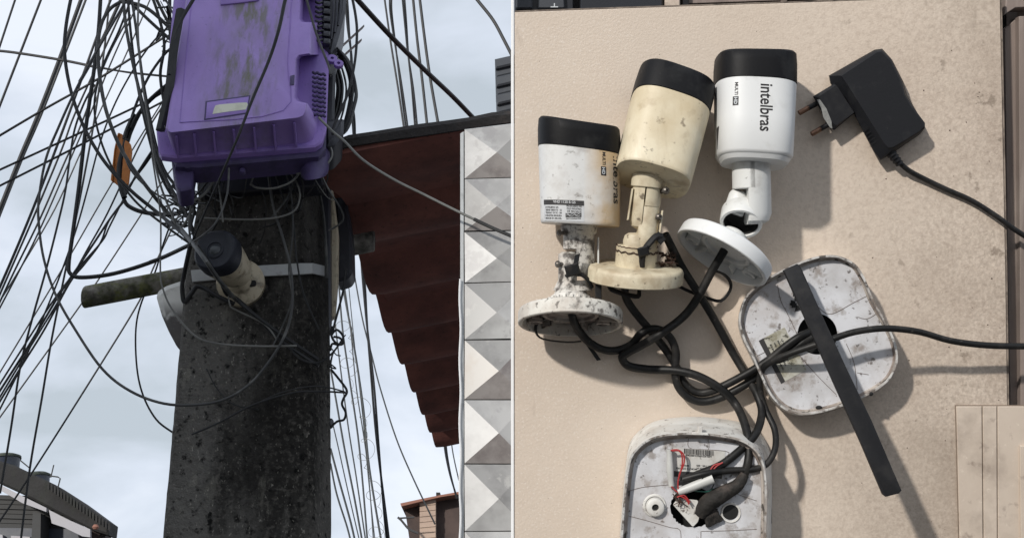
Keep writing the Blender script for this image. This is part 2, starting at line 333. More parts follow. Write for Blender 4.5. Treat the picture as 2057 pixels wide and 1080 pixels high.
M['box_side'] = material('mildewed_white_box_wall', (.64, .63, .60), .55, 0, [((.42, .37, .32), 60, .48, .68, .6, 6), ((.08, .06, .05), 170, .60, .67, .85, 5)], [(220, .2, .0008)])
M['box_rim'] = material('chipped_dirty_rim', (.55, .54, .52), .6, 0, [((.045, .035, .03), 130, .50, .58, .9, 6), ((.22, .18, .15), 60, .45, .6, .7, 5)], [(250, .4, .001)])
M['line'] = material('dark_groove_line', (.16, .13, .115), .8)  # darker tone of the thin raised lines that mark the grooves
M['hole'] = material('black_hole_shade_and_grime', (.006, .006, .006), .7)  # black stands in for the shade inside holes; also colours the grime lumps
M['strap'] = material('black_flat_bar_rubber', (.012, .012, .0135), .6, 0, [((.045, .042, .04), 60, .5, .75, .5, 5)], [(200, .15, .0008)], spec=.3)
M['gland'] = material('grimy_taped_rubber', (.022, .020, .018), .75, 0, [((.09, .07, .06), 60, .5, .68, .7, 7), ((.005, .005, .005), 90, .55, .66, .8, 4)], [(120, .9, .003, 6)], .3)
M['cord'] = material('dusty_black_cord', (.009, .009, .009), .5, 0, [((.06, .055, .05), 45, .48, .74, .6, 6), ((.11, .10, .09), 170, .62, .72, .5, 4)], [(160, .3, .0008)], spec=.3)
M['tie'] = material('black_cable_tie', (.012, .012, .013), .5, 0, [((.04, .035, .03), 90, .55, .7, .6, 4)], spec=.3)
M['adapter'] = material('black_adapter_plastic', (.009, .0095, .012), .55, 0, [((.035, .035, .036), 70, .56, .78, .5, 6), ((.20, .19, .18), 260, .735, .77, .7, 2)], [(500, .2, .0005)], spec=.3)
M['adapter_side'] = material('black_adapter_side_plastic', (.010, .010, .012), .5, 0, [((.03, .03, .03), 90, .5, .7, .5, 4)], spec=.3)
M['pin'] = material('tarnished_brass_pin', (.20, .11, .07), .4, .6, [((.45, .30, .2), 160, .55, .68, .8, 4)])
M['tape'] = material('torn_grey_tape', (.22, .22, .21), .5, 0, [((.10, .1, .1), 120, .5, .64, .8, 5)], [(200, .5, .002)])
M['paper'] = material('stained_paper_label', (.55, .54, .51), .6, 0, [((.32, .28, .24), 60, .5, .66, .6, 6), ((.12, .10, .08), 200, .64, .70, .7, 4)])
M['paper_old'] = material('mouldy_paper_label', (.48, .47, .41), .6, 0, [((.22, .20, .13), 90, .46, .6, .8, 6), ((.06, .055, .04), 180, .58, .64, .9, 4)])
M['silver'] = material('silver_rating_label', (.56, .57, .58), .4, 0, [((.36, .35, .34), 80, .55, .7, .6, 5)])
M['ink'] = material('label_ink', (.035, .033, .033), .6)
M['tubing'] = material('white_heatshrink_tube', (.50, .50, .48), .45, 0, [((.30, .27, .24), 90, .56, .68, .6, 6)])
M['red'] = material('red_wire_sheath', (.36, .035, .035), .4)
M['green'] = material('green_wire_sheath', (.02, .10, .075), .4)
M['clear'] = material('milky_plastic_strip', (.28, .30, .30), .35, 0, [((.14, .15, .15), 40, .5, .7, .6, 3)])

# =================================================================== SETTING
g = Mb(); g.add([(-600, -600, 0), (600, -600, 0), (600, 600, 0), (-600, 600, 0)], [[0, 1, 2, 3]])
tag(build('ground', g, M['ground'], smooth=False), kind='structure')

nb = root('shade_wall', 'tall unseen wall added behind the camera to shade the pole and purple box', 'wall', Vector((-9, -2.1, 0)))  # unseen wall, added to keep the sun off the pole and purple box
mb = Mb(); mb.box(Vector((-9.85, -2.1, 2.4)), RX*7.0, Vector((0, .1, 0)), Vector((0, 0, 2.4))); build('shade_wall_body', mb, M['shade_wall_face'], nb)
mb = Mb(); mb.box(Vector((-9.85, -2.1, 4.86)), RX*7.03, Vector((0, .14, 0)), Vector((0, 0, .05))); build('shade_wall_cap', mb, M['far_conc'], nb)
# ------------------------------------------------------------------ table top, batten, things beyond its edges
def dprism(name, pts, w1, thick, mat, parent=None, bev=0, label=None):
    mb = Mb(); prism(mb, pts, DK, w1*S, thick*S, bev*S); return build(name, mb, mat, parent, label)
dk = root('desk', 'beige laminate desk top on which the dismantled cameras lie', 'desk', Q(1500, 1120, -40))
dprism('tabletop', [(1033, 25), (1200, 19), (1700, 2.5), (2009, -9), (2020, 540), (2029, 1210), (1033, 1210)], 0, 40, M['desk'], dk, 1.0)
dprism('edge_banding', [(1033, 22), (1200, 16), (1700, -.5), (2009, -12), (2009.3, -9.6), (1700, 1.9), (1200, 18.4), (1033, 24.4)], -.6, 40, M['desk_edge'], dk)
dprism('edge_banding', [(2009.6, -12), (2012.5, -12), (2023.5, 540), (2032.5, 1210), (2029.6, 1210), (2020.6, 540)], -.6, 40, M['desk_edge'], dk)
tag(dprism('divider_line', rect(1026.6, -80, 1032.4, 1190), 3, 50, M['divider'], None, .8), 'thin white upright batten along the left edge of the beige desk', 'divider')  # white dividing line between pole half and desk half, given solid form
tag(dprism('gap_shade_sheet', rect(1033, -80, 2140, 1250), -150, 20, M['black_gap'], None), 'near-black sheet standing in for shade in the gaps past the top and right desk edges', 'board')
kb = root('keyboard', 'black keyboard peeking past the top left edge of the desk', 'keyboard', Q(1090, -20, -100))
dprism('base', rect(1034, -80, 1152, 36), -75, 25, M['tray'], kb, 2)
for x0, x1 in ((1036, 1069), (1082, 1134)):
    for y1 in (17.5, -27): dprism('key', rpoly([(x0+1, y1-38), (x1-1, y1-38), (x1+1, y1), (x0-1, y1)], 4), -64, 12, M['key'], kb, 2.5)
mb = Mb(); prism(mb, rect(1106, 13.2, 1121, 15.2), DK, -63.6*S, .3*S); prism(mb, rect(1112.6, 7, 1114.8, 13.2), DK, -63.6*S, .3*S)
build('key_legend', mb, M['print_white'], kb)
tag(dprism('plastic_tray', [(1168, -60), (1331, -60), (1332, 20), (1166, 26)], -50, 40, M['tray'], None, 3), 'black glossy tray edge right of the keyboard at the desk top edge', 'tray')
tag(dprism('beige_post', rect(1336, -60, 1366, 24), -44, 60, M['panel'], None, 2), 'short beige post between the black tray and the brown frame', 'post')
fr = root('wooden_frame', 'grey brown wooden frame behind the top edge of the desk', 'frame', Q(1700, -20, -80))
dprism('rail', [(1376, 8), (2020, -14), (2020, -60), (1376, -60)], -60, 30, M['drawer'], fr, 1)
dprism('stile', rect(1372, -60, 1384, 24), -46, 40, M['adapter_side'], fr, 1)
dprism('strut', [(1560, 20), (1572, 20), (1600, -40), (1590, -40)], -55, 12, M['desk_edge'], fr)
dprism('strut', [(1650, 20), (1660, 20), (1635, -40), (1625, -40)], -55, 12, M['desk_edge'], fr)
cb = root('side_cabinet', 'grey brown drawer cabinet beyond the right edge of the desk', 'cabinet', Q(2060, 1120, -100))
dprism('carcass', rect(2044, -80, 2140, 1240), -75, 60, M['drawer'], cb)
dprism('drawer_front', [(2027, -60), (2130, -60), (2130, 12), (2040, 16), (2018, 30)], -28, 46, M['drawer'], cb, 1.5)
dprism('drawer_front', [(2047, 33), (2130, 30), (2130, 1200), (2052, 1200)], -28, 46, M['drawer'], cb, 1.5)
dprism('drawer_side', [(2019, 58), (2045, 34), (2050, 1200), (2036, 1200), (2024, 520)], -48, 20, M['drawer'], cb, 1)
pn = root('grooved_board', 'beige grooved plastic board with long grooves lying at the lower right desk corner', 'panel', Q(1990, 1100, 0))
dprism('panel_base', [(1919, 813), (2100, 813), (2100, 1200), (1929, 1200)], 3.2, 3.0, M['panel_seam'], pn)
for x0, x1, b0, b1 in ((1921.5, 1972.5, 1931, 1975.5), (1974.6, 2002.4, 1977.6, 2003.6), (2004.4, 2098, 2005.6, 2098)):
    dprism('panel_strip', [(x0, 815.5), (x1, 815.5), (b1, 1200), (b0, 1200)], 7, 4, M['panel'], pn, 1.2)
dprism('raised_strip', [(2049, 895), (2099, 894), (2099, 1200), (2052, 1200)], 13, 6, M['panel'], pn, 1.2)
sp = Mb()
for i in range(150):
    x = random.uniform(1050, 2010); y = random.uniform(60, 1075); r = random.uniform(.5, 1.3)*(1.3 if x > 1700 else .8)
    if 1918 < x and y > 805: continue
    sp.lathe(Q(x, y, .05), WN, [(r, 0), (r*.8, r*.3), (0, r*.4)], S, 6, ry=random.uniform(.5, 1))
o = build('dirt_specks', sp, M['rust']); tag(o, 'tiny dark dirt specks scattered over the beige desk', 'dirt', kind='stuff')

# ------------------------------------------------------------------ bullet cameras
def sect(x, rx, ry, n): return ry*max(0, 1-(abs(x)/rx)**n)**(1/n)
class Bullet:
    """O back centre of the body, a axis to the lens, s sideways, t towards the viewer; k metres per unit"""
    def __init__(b, O, a, s, k, n=2.9):
        b.O = O; b.a = a.normalized(); b.s = (s-b.a*s.dot(b.a)).normalized(); b.t = b.a.cross(b.s)
        if b.t.dot(CAM-O) < 0: b.t = -b.t
        b.k = k; b.n = n
    def P(b, x, h, t): return b.O + (b.s*x + b.a*h + b.t*t)*b.k
    def ring(b, h, rx, ry, sl=0, wave=0, N=120):
        out = []
        for i in range(N):
            f = 2*pi*i/N; c, s_ = cos(f), sin(f); e = 2/b.n
            x = rx*math.copysign(abs(c)**e, c); y = ry*math.copysign(abs(s_)**e, s_)
            out.append(b.P(x, h+sl*x+wave*cos(2*f), y))
        return out
    def surf(b, x, h, off=.6, r=None):
        q = b.r0+(b.r1-b.r0)*max(0, min(1, (h-7)/(b.L-7))); q += off*.9; x = max(-q+.1, min(q-.1, x))
        return b.P(x, h, sect(x, q, q, b.n))
def bullet_body(B, par, Lb, Lh, r0, r1, mbody, mhood, sl0=0, sl1=0, slt=0, wave=2, lip=True, flush=False):
    mb = Mb()
    R = B.ring; B.r0 = r0; B.r1 = r1; B.L = Lb
    mb.rings([R(0, r0-16, r0-16, sl0), R(0, r0-(7 if lip else 2), r0-(7 if lip else 2), sl0), R(2, r0-(3 if lip else .4), r0-(3 if lip else .4), sl0), R(7, r0, r0, sl0), R(Lb*.5, (r0+r1)/2, (r0+r1)/2, (sl0+sl1)/2), R(Lb, r1, r1, sl1), R(Lb+2, r1-4, r1-4, sl1)])
    body = build('body', mb, mbody, par)
    mb = Mb()
    if lip:
        mb.rings([R(-9, r0-16, r0-16, sl0), R(-8, r0-10, r0-10, sl0), R(-.5, r0-5, r0-5, sl0)]); build('rear_lip', mb, mbody, body)
    mb = Mb(); q = r1+.8
    mb.rings([R(Lb+.8, q-3, q-3, sl1), R(Lb+1.6, q, q, sl1), R(Lb+Lh*.6, q, q, (sl1+slt)/2), R(Lb+Lh-5, q-1.5, q-1.5, slt, wave), R(Lb+Lh-1, q-5, q-5, slt, wave), R(Lb+Lh-1.5, q-8, q-8, slt, wave),
              R(Lb+Lh-(4 if flush else 16), q-13, q-13, slt), R(Lb+Lh-(4 if flush else 17), 20 if flush else 30, 20 if flush else 30, slt*.5)])
    hood = build('hood', mb, mhood, par)
    mb = Mb(); c = B.P(0, Lb+Lh-(4.5 if flush else 17), 0); kl = B.k*(.62 if flush else 1)
    mb.lathe(c, B.a, [(30, -1), (30, 3), (26, 4), (24, 1), (19, 1)], kl, 28, ref=B.s); build('lens_ring', mb, mhood, hood)
    mb = Mb(); mb.lathe(c, B.a, [(19, 0), (17, 2), (10, 3), (0, 3.5)], kl, 24, ref=B.s); build('lens', mb, M['glass'], hood)
    return body
def dcyl(mb, O, a, s, k, r, h0, h1, x0=-99, x1=99, rnd0=0, rnd1=0, r1=None, N=28, ex=1):
    a = a.normalized(); s = (s-a*s.dot(a)).normalized(); t = a.cross(s); r1 = r1 or r
    def ring(h, q, g): return [O+(a*h+s*(max(min(cos(2*pi*i/N)*q, x1*g), x0*g) if x0 > -90 or x1 < 90 else cos(2*pi*i/N)*q)+t*(sin(2*pi*i/N)*q*ex))*k for i in range(N)]
    rs = []
    if rnd0: rs += [ring(h0, r*.55, 1), ring(h0+rnd0*.3, r*.85, 1), ring(h0+rnd0, r, 1)]
    else: rs += [ring(h0, r-1.5, 1), ring(h0+1.5, r, 1)]
    if rnd1: rs += [ring(h1-rnd1, r1, 1), ring(h1-rnd1*.3, r1*.85, 1), ring(h1, r1*.55, 1)]
    else: rs += [ring(h1-1.5, r1, 1), ring(h1, r1-1.5, 1)]
    mb.rings(rs); return mb
def uvw(u, v, w): return RX*u+UP*v+WN*w
def screw(par, p, d, k, r=7):
    mb = Mb(); mb.lathe(p, d, [(r*.6, -r*1.5), (r*.6, 0), (r, 0), (r, r*.5), (r*.7, r*.9), (r*.3, r*.8), (r*.3, r*.5)], k, 14); return build('screw', mb, M['screw'], par)
def put_text(B, par, s, x0, h0, wd, ht, bold, r, up=False, mat=None, off=.5, name='lettering', slant=0):
    mb = Mb()
    if up: fn = lambda tx, ty: B.surf(x0+tx, h0+ty+slant*tx, off, r)
    else: fn = lambda tx, ty: B.surf(x0+ty, h0-tx+slant*ty, off, r)
    text(mb, s, fn, wd, ht, bold); return build(name, mb, mat or M['print_black'], par, smooth=False)
def patch(B, x0, x1, h0, h1, r, off=.3, nx=14, slant=0, th=None):
    mb = Mb(); vs = []; fs = []
    for j in (0, 1):
        for i in range(nx+1):
            x = x0+(x1-x0)*i/nx; vs.append(B.surf(x, (h0, h1)[j]+slant*(x-x0), off, r))
    for i in range(nx): fs.append([i, i+1, nx+2+i, nx+1+i])
    mb.add(vs, fs); return mb
def multihd(B, par, x0, htop, r, sc=1.0, slant=0):
    put_text(B, par, 'MULTI', x0, htop, 24*sc, 6*sc, .03, r, slant=slant)
    b = build('badge', patch(B, x0-3*sc, x0+7*sc, htop-44*sc, htop-27*sc, r, .5, 4, slant), M['print_black'], par, smooth=False)
    put_text(B, b, 'HD', x0-1*sc, htop-29*sc, 13*sc, 6*sc, .03, r, mat=M['print_white'], off=.9, slant=slant)

# --- camera 1: scuffed white, left
c1 = root('bullet_camera', 'scuffed white bullet camera with rating label, leftmost on the desk', 'camera', Q(1163, 640, 0), 'bullet cameras on the desk')
B1 = Bullet(Q(1165, 452, 82), uvw(-.012, 1, 0), RX, S)
r1_ = (78, 78)
body1 = bullet_body(B1, c1, 143, 54, 76.5, 79, M['white_a'], M['hood'], -.07, -.14, -.16, 2, lip=False)
put_text(B1, body1, 'intelbras', 61, 128, 90, 13, .02, (78, 78), slant=-.1)
multihd(B1, body1, 40, 135, (78, 78), 1.0, -.1)
lb = build('rating_label', patch(B1, -71, 4, 8, 47, (77.4, 77.4), .45, 16, -.06), M['silver'], body1, smooth=False)
build('label_header', patch(B1, -71, 4, 38, 47.5, (77.4, 77.4), .7, 16, -.06), M['ink'], lb, smooth=False)
put_text(B1, lb, 'VHD 1120 B G5', -54, 40.5, 42, 5, .02, (77.4, 77.4), True, M['silver'], 1.0, 'lettering', -.06)
for i, s_ in enumerate(('INTELBRAS S/A', 'SERIE 0820175 - 22', 'TENSAO 12V DC - 500', 'INDUSTRIA BRASILEIRA', 'MADE IN BRAZIL')):
    put_text(B1, lb, s_, -68, 31.5-i*5.2, 30 if i else 24, 3.4, .02, (77.4, 77.4), True, M['ink'], .9, 'lettering', -.06)
for i, s_ in enumerate(('PRODUZIDO NO', 'POLO INDUSTRIAL', 'DE MANAUS')):
    put_text(B1, lb, s_, -29+i*.5, 32.3-i*4.8, 29-i, 3.4, .02, (77.4, 77.4), True, M['ink'], .9, 'lettering', -.06)
em = build('emblem', patch(B1, -31, -1, 12.5, 20.5, (77.4, 77.4), .8, 8), M['ink'], lb, smooth=False)
mb = Mb()
for k in range(2):
    p = [B1.surf(-30+i*1.8, 15.5+k*2.6+1.5*sin(i*.9+k), 1.2, (77.4, 77.4)) for i in range(16)]
    mb.tube(p, .5*S, 4, 2)
build('bird_mark', mb, M['silver'], lb, smooth=False)
put_text(B1, lb, '00123456789', -30, 8.6, 28, 2.8, .02, (77.4, 77.4), True, M['ink'], .9, 'lettering')
O = Q(1163, 452, 80); A = uvw(0, -1, 0)
mb = Mb(); dcyl(mb, O, A, RX, S, 36, 0, 18, r1=34); dcyl(mb, O, A, RX, S, 31, 14, 47, -31, 4); dcyl(mb, O, A, RX, S, 30, 14, 100, -6, 30, rnd1=16)
nk = build('neck', mb, M['mount_dirty'], c1)
mb = Mb(); dcyl(mb, O+uvw(-18, -52, 0)*S, A, RX, S, 27, 0, 74, -22, 13, rnd0=14); dcyl(mb, O+uvw(-12, -108, 0)*S, A, RX, S, 30, 0, 20, r1=38)
build('arm', mb, M['mount_dirty'], c1)
mb = Mb(); mb.box(O+uvw(37, -54, 5)*S, RX*1.5*S, UP*30*S, WN*10*S, bev=1*S); build('clamp_rib', mb, M['mount_white'], nk)
screw(c1, O+uvw(-37, -16, 22)*S, uvw(-1, 0, .3), S, 6.5); screw(c1, O+uvw(-40, -76, 22)*S, uvw(-1, 0, .3), S, 7)
AD = uvw(.02, .95, -.28).normalized(); OD = Q(1146, 620, 96)
def base_disc(par, O, ax, R_, mo, mi_, th=30, k=S, slots=True, hub=20):
    mb = Mb(); mb.lathe(O, ax, [(hub, 0), (R_*.62, 0), (R_-6, -1.5), (R_-2, -4), (R_, -9), (R_, -th), (R_-1.5, -th-1.5), (R_-7, -th-1.5), (R_-8.5, -th+1), (R_-9, -8)], k, 64, cap0=True, cap1=False)
    d = build('base_plate', mb, mo, par)
    mb = Mb(); mb.lathe(O, ax, [(R_-9.2, -8), (R_*.55, -9), (R_*.53, -14), (R_*.47, -14), (R_*.45, -8), (0, -8)], k, 48, cap0=False, cap1=True)
    d2 = build('base_inside', mb, mi_, par)
    x = (RX-ax*RX.dot(ax)).normalized(); y = ax.cross(x)
    for j in range(3):
        f = j*2*pi/3+.55; c = O+(x*cos(f)+y*sin(f))*(R_*.76*k)
        mb = Mb(); mb.lathe(c-ax*(8*k), -ax, [(11, 0), (11, 12), (9, 13), (7, 13), (6, 4), (0, 4)], k, 18, cap0=False, rx=1.35); build('screw_boss', mb, mi_, d2)
    for j in range(6):
        f = j*pi/3+.1; a_ = O+(x*cos(f)+y*sin(f))*(R_*.55*k)-ax*(8*k); b_ = O+(x*cos(f)+y*sin(f))*((R_-10)*k)-ax*(8*k)
        mb = Mb(); c = (a_+b_)/2-ax*(7*k); mb.box(c, (b_-a_)/2, ax*7*k, (b_-a_).normalized().cross(ax)*1.4*k); build('web', mb, mi_, d2)
    return d
base_disc(c1, OD, AD, 101, M['disc_dirty'], M['inner_dirty'])
mb = Mb(); mb.lathe(OD, AD, [(48, -1), (48, 6), (44, 8), (42, 14), (40, 22), (34, 26), (30, 34), (22, 38)], S, 40); build('collar', mb, M['mount_dirty'], c1)
for j in range(11):
    f = pi*j/10; x_ = (RX-AD*RX.dot(AD)).normalized(); y_ = x_.cross(AD); y_ = y_ if y_.dot(WN) > 0 else -y_
    c = OD+(x_*cos(f)+y_*sin(f))*43*S+AD*12*S
    mb = Mb(); mb.box(c, AD*7*S, (x_*cos(f)+y_*sin(f))*2.5*S, AD.cross(x_*cos(f)+y_*sin(f))*3*S, bev=.8*S); build('tooth', mb, M['mount_dirty'], c1)
# --- camera 2: cream, middle
c2 = root('bullet_camera', 'yellowed cream bullet camera tilted between the two white ones', 'camera', Q(1290, 560, 0), 'bullet cameras on the desk')
B2 = Bullet(Q(1309, 361, 128), uvw(.262, .925, -.33), uvw(1, -.24, 0), S)
body2 = bullet_body(B2, c2, 155, 62, 73.5, 77, M['cream'], M['hood'], -.01, -.05, -.08, 2, lip=False)
O = Q(1303, 356, 122); A = uvw(-.10, -.98, -.05)
mb = Mb(); dcyl(mb, O, A, RX, S, 33, -6, 20, r1=32); dcyl(mb, O, A, RX, S, 28, 16, 56, -4, 28); dcyl(mb, O, A, RX, S, 28, 16, 100, -28, -7, rnd1=16)
nk = build('neck', mb, M['mount_cream'], c2)
mb = Mb(); mb.box(O+uvw(-36, -52, 6)*S, uvw(1.5, .2, 0)*S, uvw(-4.5, -30, 0)*S, WN*9*S, bev=1*S); build('clamp_rib', mb, M['mount_cream'], nk)
O3 = Q(1300, 398, 122)
mb = Mb(); dcyl(mb, O3, uvw(-.06, -1, -.05), RX, S, 25, 4, 100, -15, 25, rnd0=14); dcyl(mb, O3+uvw(-22, -66, -4)*S, uvw(0, -1, 0), RX, S, 24, 0, 34, rnd0=14)
ar = build('arm', mb, M['mount_cream'], c2)
mb = Mb(); mb.box(O3+uvw(24, -56, 8)*S, uvw(1.6, 0, 0)*S, uvw(-4, -32, 0)*S, WN*8*S, bev=1*S); build('clamp_rib', mb, M['mount_cream'], ar)
screw(c2, Q(1336, 383, 140), uvw(.6, .1, .7), S, 7.5); screw(c2, Q(1322, 436, 140), uvw(.6, .1, .7), S, 7)
A2 = uvw(.05, .97, .17).normalized(); OD2 = Q(1277, 533, 100)
base_disc(c2, OD2, A2, 93, M['mount_cream'], M['mount_cream'], 29)
mb = Mb(); mb.lathe(OD2, A2, [(40, -1), (40, 26), (38.5, 27), (38.5, 29), (40, 30), (40, 38), (37, 40), (20, 40)], S, 36); cl = build('collar', mb, M['mount_cream'], c2)
mb = Mb(); x_ = (RX-A2*RX.dot(A2)).normalized(); y_ = x_.cross(A2); y_ = y_ if y_.dot(WN) > 0 else -y_
mb.tube([OD2+(x_*cos(f*.13)+y_*sin(f*.13))*40.4*S+A2*(29+2.2*sin(f*1.9))*S for f in range(-2, 27)], 1.3*S, 5, 2)
mb.tube([OD2+(x_*cos(f*.13)+y_*sin(f*.13))*40*S+A2*(39+.8*sin(f*2.9))*S for f in range(-2, 27)], 1.0*S, 5, 2)
build('grime_line', mb, M['rust'], cl)
# --- camera 3: clean white with big lettering
c3 = root('bullet_camera', 'clean white bullet camera with bold black brand lettering, rightmost', 'camera', Q(1500, 560, 0), 'bullet cameras on the desk')
B3 = Bullet(Q(1514, 322, 100), uvw(.035, .985, -.12), RX, S)
body3 = bullet_body(B3, c3, 144, 60, 72, 77, M['white_c'], M['hood'], -.03, -.02, 0.02, 3)
put_text(B3, body3, 'intelbras', -3, 131, 90, 24, .015, (75.5, 75.5), slant=-.03)
multihd(B3, body3, -50, 134, (75.5, 75.5), 1.0)
build('rating_label', patch(B3, -76, -72.6, 16, 58, (76, 76), .5, 6), M['ink'], body3, smooth=False)
O = Q(1509, 334, 98); A = uvw(.02, -1, 0)
mb = Mb(); dcyl(mb, O, A, RX, S, 37, -8, 44, rnd1=0, x0=-37, x1=8); dcyl(mb, O, A, RX, S, 37, -8, 112, -12, 37, rnd1=20)
build('neck', mb, M['mount_white'], c3)
mb = Mb(); dcyl(mb, Q(1488, 384, 90), uvw(-.35, -1, 0), RX, S, 20, 0, 46, rnd0=10)
build('arm', mb, M['mount_white'], c3)
A3 = uvw(.53, .83, -.22).normalized(); OD3 = Q(1464, 492, 96)
KC = Q(1490, 437, 96); AK = uvw(.22, .72, -.62).normalized()
mb = Mb(); mb.lathe(KC, AK, [(34, -18), (39, -18), (41, -13), (41, 14), (34, 24), (20, 28), (0, 29)], S, 40, cap0=False, cap1=False)
mb.lathe(KC, AK, [(34, -18), (33.5, 8), (24, 16), (0, 18)], S, 40, cap0=False, cap1=False)
kn = build('knuckle', mb, [M['mount_white']], c3)
mb = Mb(); mb.lathe(KC, AK, [(33.2, -13), (32, 6), (22, 12), (0, 13)], S, 32, cap0=False, cap1=False); build('knuckle_hollow_shade', mb, M['hole'], kn)
mb = Mb(); mb.lathe(OD3, A3, [(54, -2), (54, 3), (46, 6), (44, 9), (32, 11), (26, 13), (26, 24), (23, 29), (14, 33), (0, 34)], S, 36); build('ball_stem', mb, M['mount_white'], c3)
base_disc(c3, OD3, A3, 97, M['white_c'], M['mount_white'], 30)

# ------------------------------------------------------------------ cords and ties on the desk
def cord(name, pts, r, label, mat='cord', group='black cords tangled on the desk', cat_='cord', seg=10, parent=None, w=14):
    P = []
    for p in pts:
        P.append(Q(p[0], p[1], p[2] if len(p) > 2 else w))
    mb = Mb(); mb.tube(P, r*S, seg, 7)
    if parent: return build(name, mb, M[mat], parent)
    return thing(name, mb, M[mat], label, cat_, group)
cord('camera_cord', [(1148, 615, 92), (1151, 640, 76), (1163, 664, 54), (1185, 688, 36), (1213, 702, 26), (1240, 703, 20), (1268, 692, 22), (1285, 672, 34), (1305, 661, 40), (1330, 664, 40), (1349, 682, 36), (1358, 710, 30), (1356, 745, 26), (1362, 775, 24), (1382, 797, 22), (1412, 806, 22), (1450, 797, 26), (1500, 770, 32), (1550, 734, 44), (1590, 703, 60), (1618, 684, 66), (1645, 668, 50)], 8.2, 'black cord coming out under the scuffed white camera base')
cord('camera_cord', [(1258, 560, 90), (1256, 592, 72), (1272, 622, 50), (1310, 668, 26), (1340, 706, 18), (1362, 742, 14), (1373, 766, 14), (1392, 784, 16), (1416, 788, 20), (1450, 776, 34), (1500, 750, 46), (1545, 722, 58), (1580, 694, 68), (1610, 674, 70), (1645, 660, 50)], 8.0, 'black cord coming out under the cream camera base')
cord('camera_cord', [(1462, 488, 84), (1453, 506, 80), (1428, 548, 64), (1400, 600, 52), (1372, 636, 48), (1330, 668, 62), (1290, 692, 40), (1260, 708, 30), (1250, 718, 24), (1262, 734, 18), (1300, 741, 14), (1360, 744, 34), (1405, 756, 44), (1450, 782, 40), (1478, 812, 36), (1495, 848, 70), (1504, 888, 100), (1503, 925, 112), (1494, 955, 110)], 8.4, 'black cord coming out of the clean white camera base')
cord('loose_cord', [(1336, 470, 104), (1350, 498, 90), (1372, 540, 72), (1410, 600, 44), (1440, 650, 28), (1470, 705, 22), (1500, 755, 30), (1522, 795, 40), (1530, 830, 60), (1518, 870, 92), (1488, 902, 108), (1450, 932, 116), (1408, 950, 118), (1366, 966, 112)], 8.0, 'black cord with cut end propped against the cream base')
cord('long_cord', [(2110, 694, 60), (2057, 695, 62), (1980, 693, 66), (1910, 684, 80), (1850, 667, 100), (1800, 660, 112), (1760, 660, 116), (1710, 668, 118), (1660, 685, 116), (1600, 705, 100), (1550, 726, 74), (1530, 745, 56), (1526, 780, 44), (1538, 822, 50), (1556, 862, 70), (1557, 900, 96), (1541, 930, 108), (1512, 942, 112), (1470, 944, 116), (1420, 950, 132), (1372, 962, 124)], 6.4, 'long black cord arching from the right edge over the square box')
mb = Mb(); mb.tube([Q(1337, 473, 105), Q(1334, 467, 108)], 5.5*S, 10, smooth=False)
# cable ties
def tie(pts, label, parent=None, r=3.6, w=60, flat=.45, extra=None):
    mb = Mb(); mb.tube([Q(p[0], p[1], p[2] if len(p) > 2 else w) for p in pts], r*S, 6, 3, flat=flat)
    if extra: extra(mb)
    return thing('cable_tie', mb, M['tie'], label, 'cable tie', 'black cable ties on the camera bases')
tie([(1108, 630, 70), (1092, 638, 66), (1078, 650, 56), (1077, 668, 46), (1092, 681, 40), (1140, 687, 40), (1168, 685, 40)], 'squared black cable tie loop hanging in front of the leftmost base', r=4.0)
def blob1(mb):
    mb.box(Q(1150, 542, 128), uvw(13, 4, 0)*S, uvw(-3, 11, 2)*S, WN*9*S, bev=3*S); mb.box(Q(1158, 522, 132), uvw(5, 2, 0)*S, uvw(2, 11, 0)*S, WN*4*S, bev=1*S)
tie([(1137, 556, 122), (1148, 546, 128), (1165, 550, 128), (1180, 560, 122), (1190, 578, 112)], 'black cable tie knotted round the arm of the leftmost camera', extra=blob1, r=4.2)
def blob2(mb):
    mb.box(Q(1292, 505, 146), uvw(10, 3, 0)*S, uvw(-2, 9, 2)*S, WN*10*S, bev=3*S)
    mb.box(Q(1325, 478, 142), uvw(7, -8, 0)*S, uvw(5, 5, 0)*S, WN*4*S, bev=1*S)
tie([(1289, 536, 138), (1290, 518, 145), (1296, 500, 148), (1308, 484, 148), (1320, 473, 146), (1331, 474, 142)], 'thick black cable tie bent over the cream base collar', extra=blob2, r=6.2, flat=.5)
tie([(1222, 562, 90), (1226, 578, 110), (1240, 586, 118), (1270, 594, 122), (1284, 592, 120), (1281, 566, 98)], 'black tie ends hooking below the cream round base', r=5.0, flat=.6)
tie([(1355, 570, 40), (1385, 585, 34), (1420, 598, 26), (1448, 604, 24), (1466, 584, 24), (1467, 566, 26), (1455, 552, 40), (1440, 545, 60)], 'thin black cable tie loop below the clean white base', r=3.2, flat=.6)
mb = Mb(); mb.box(Q(1202, 585, 120), uvw(6, -1, 0)*S, uvw(0, 13, 0)*S, WN*4*S, bev=1*S)
thing('tie_stub', mb, M['tie'], 'short black tie stub poking up behind the leftmost base', 'cable tie', 'black cable ties on the camera bases')
mb = Mb(); mb.box(Q(1192, 707, 20), uvw(4, 1, 0)*S, uvw(11, -16, 0)*S, WN*2*S, bev=.8*S)
thing('tie_tail', mb, M['tie'], 'cut black tie tail lying under the leftmost camera cord', 'cable tie', 'black cable ties on the camera bases')
mb = Mb()
for i in range(26):
    a0 = Q(1340+random.uniform(-12, 14), 518+random.uniform(-10, 14), 100+random.uniform(-6, 10)); mb.box(a0, uvw(random.uniform(2, 7), random.uniform(-4, 4), 0)*S, uvw(random.uniform(-2, 2), random.uniform(1, 3), 1)*S, WN*1.5*S)
mb.tube([Q(1300, 530, 120), Q(1320, 529, 118), Q(1350, 527, 112), Q(1362, 530, 100)], 1.2*S, 5, 4)
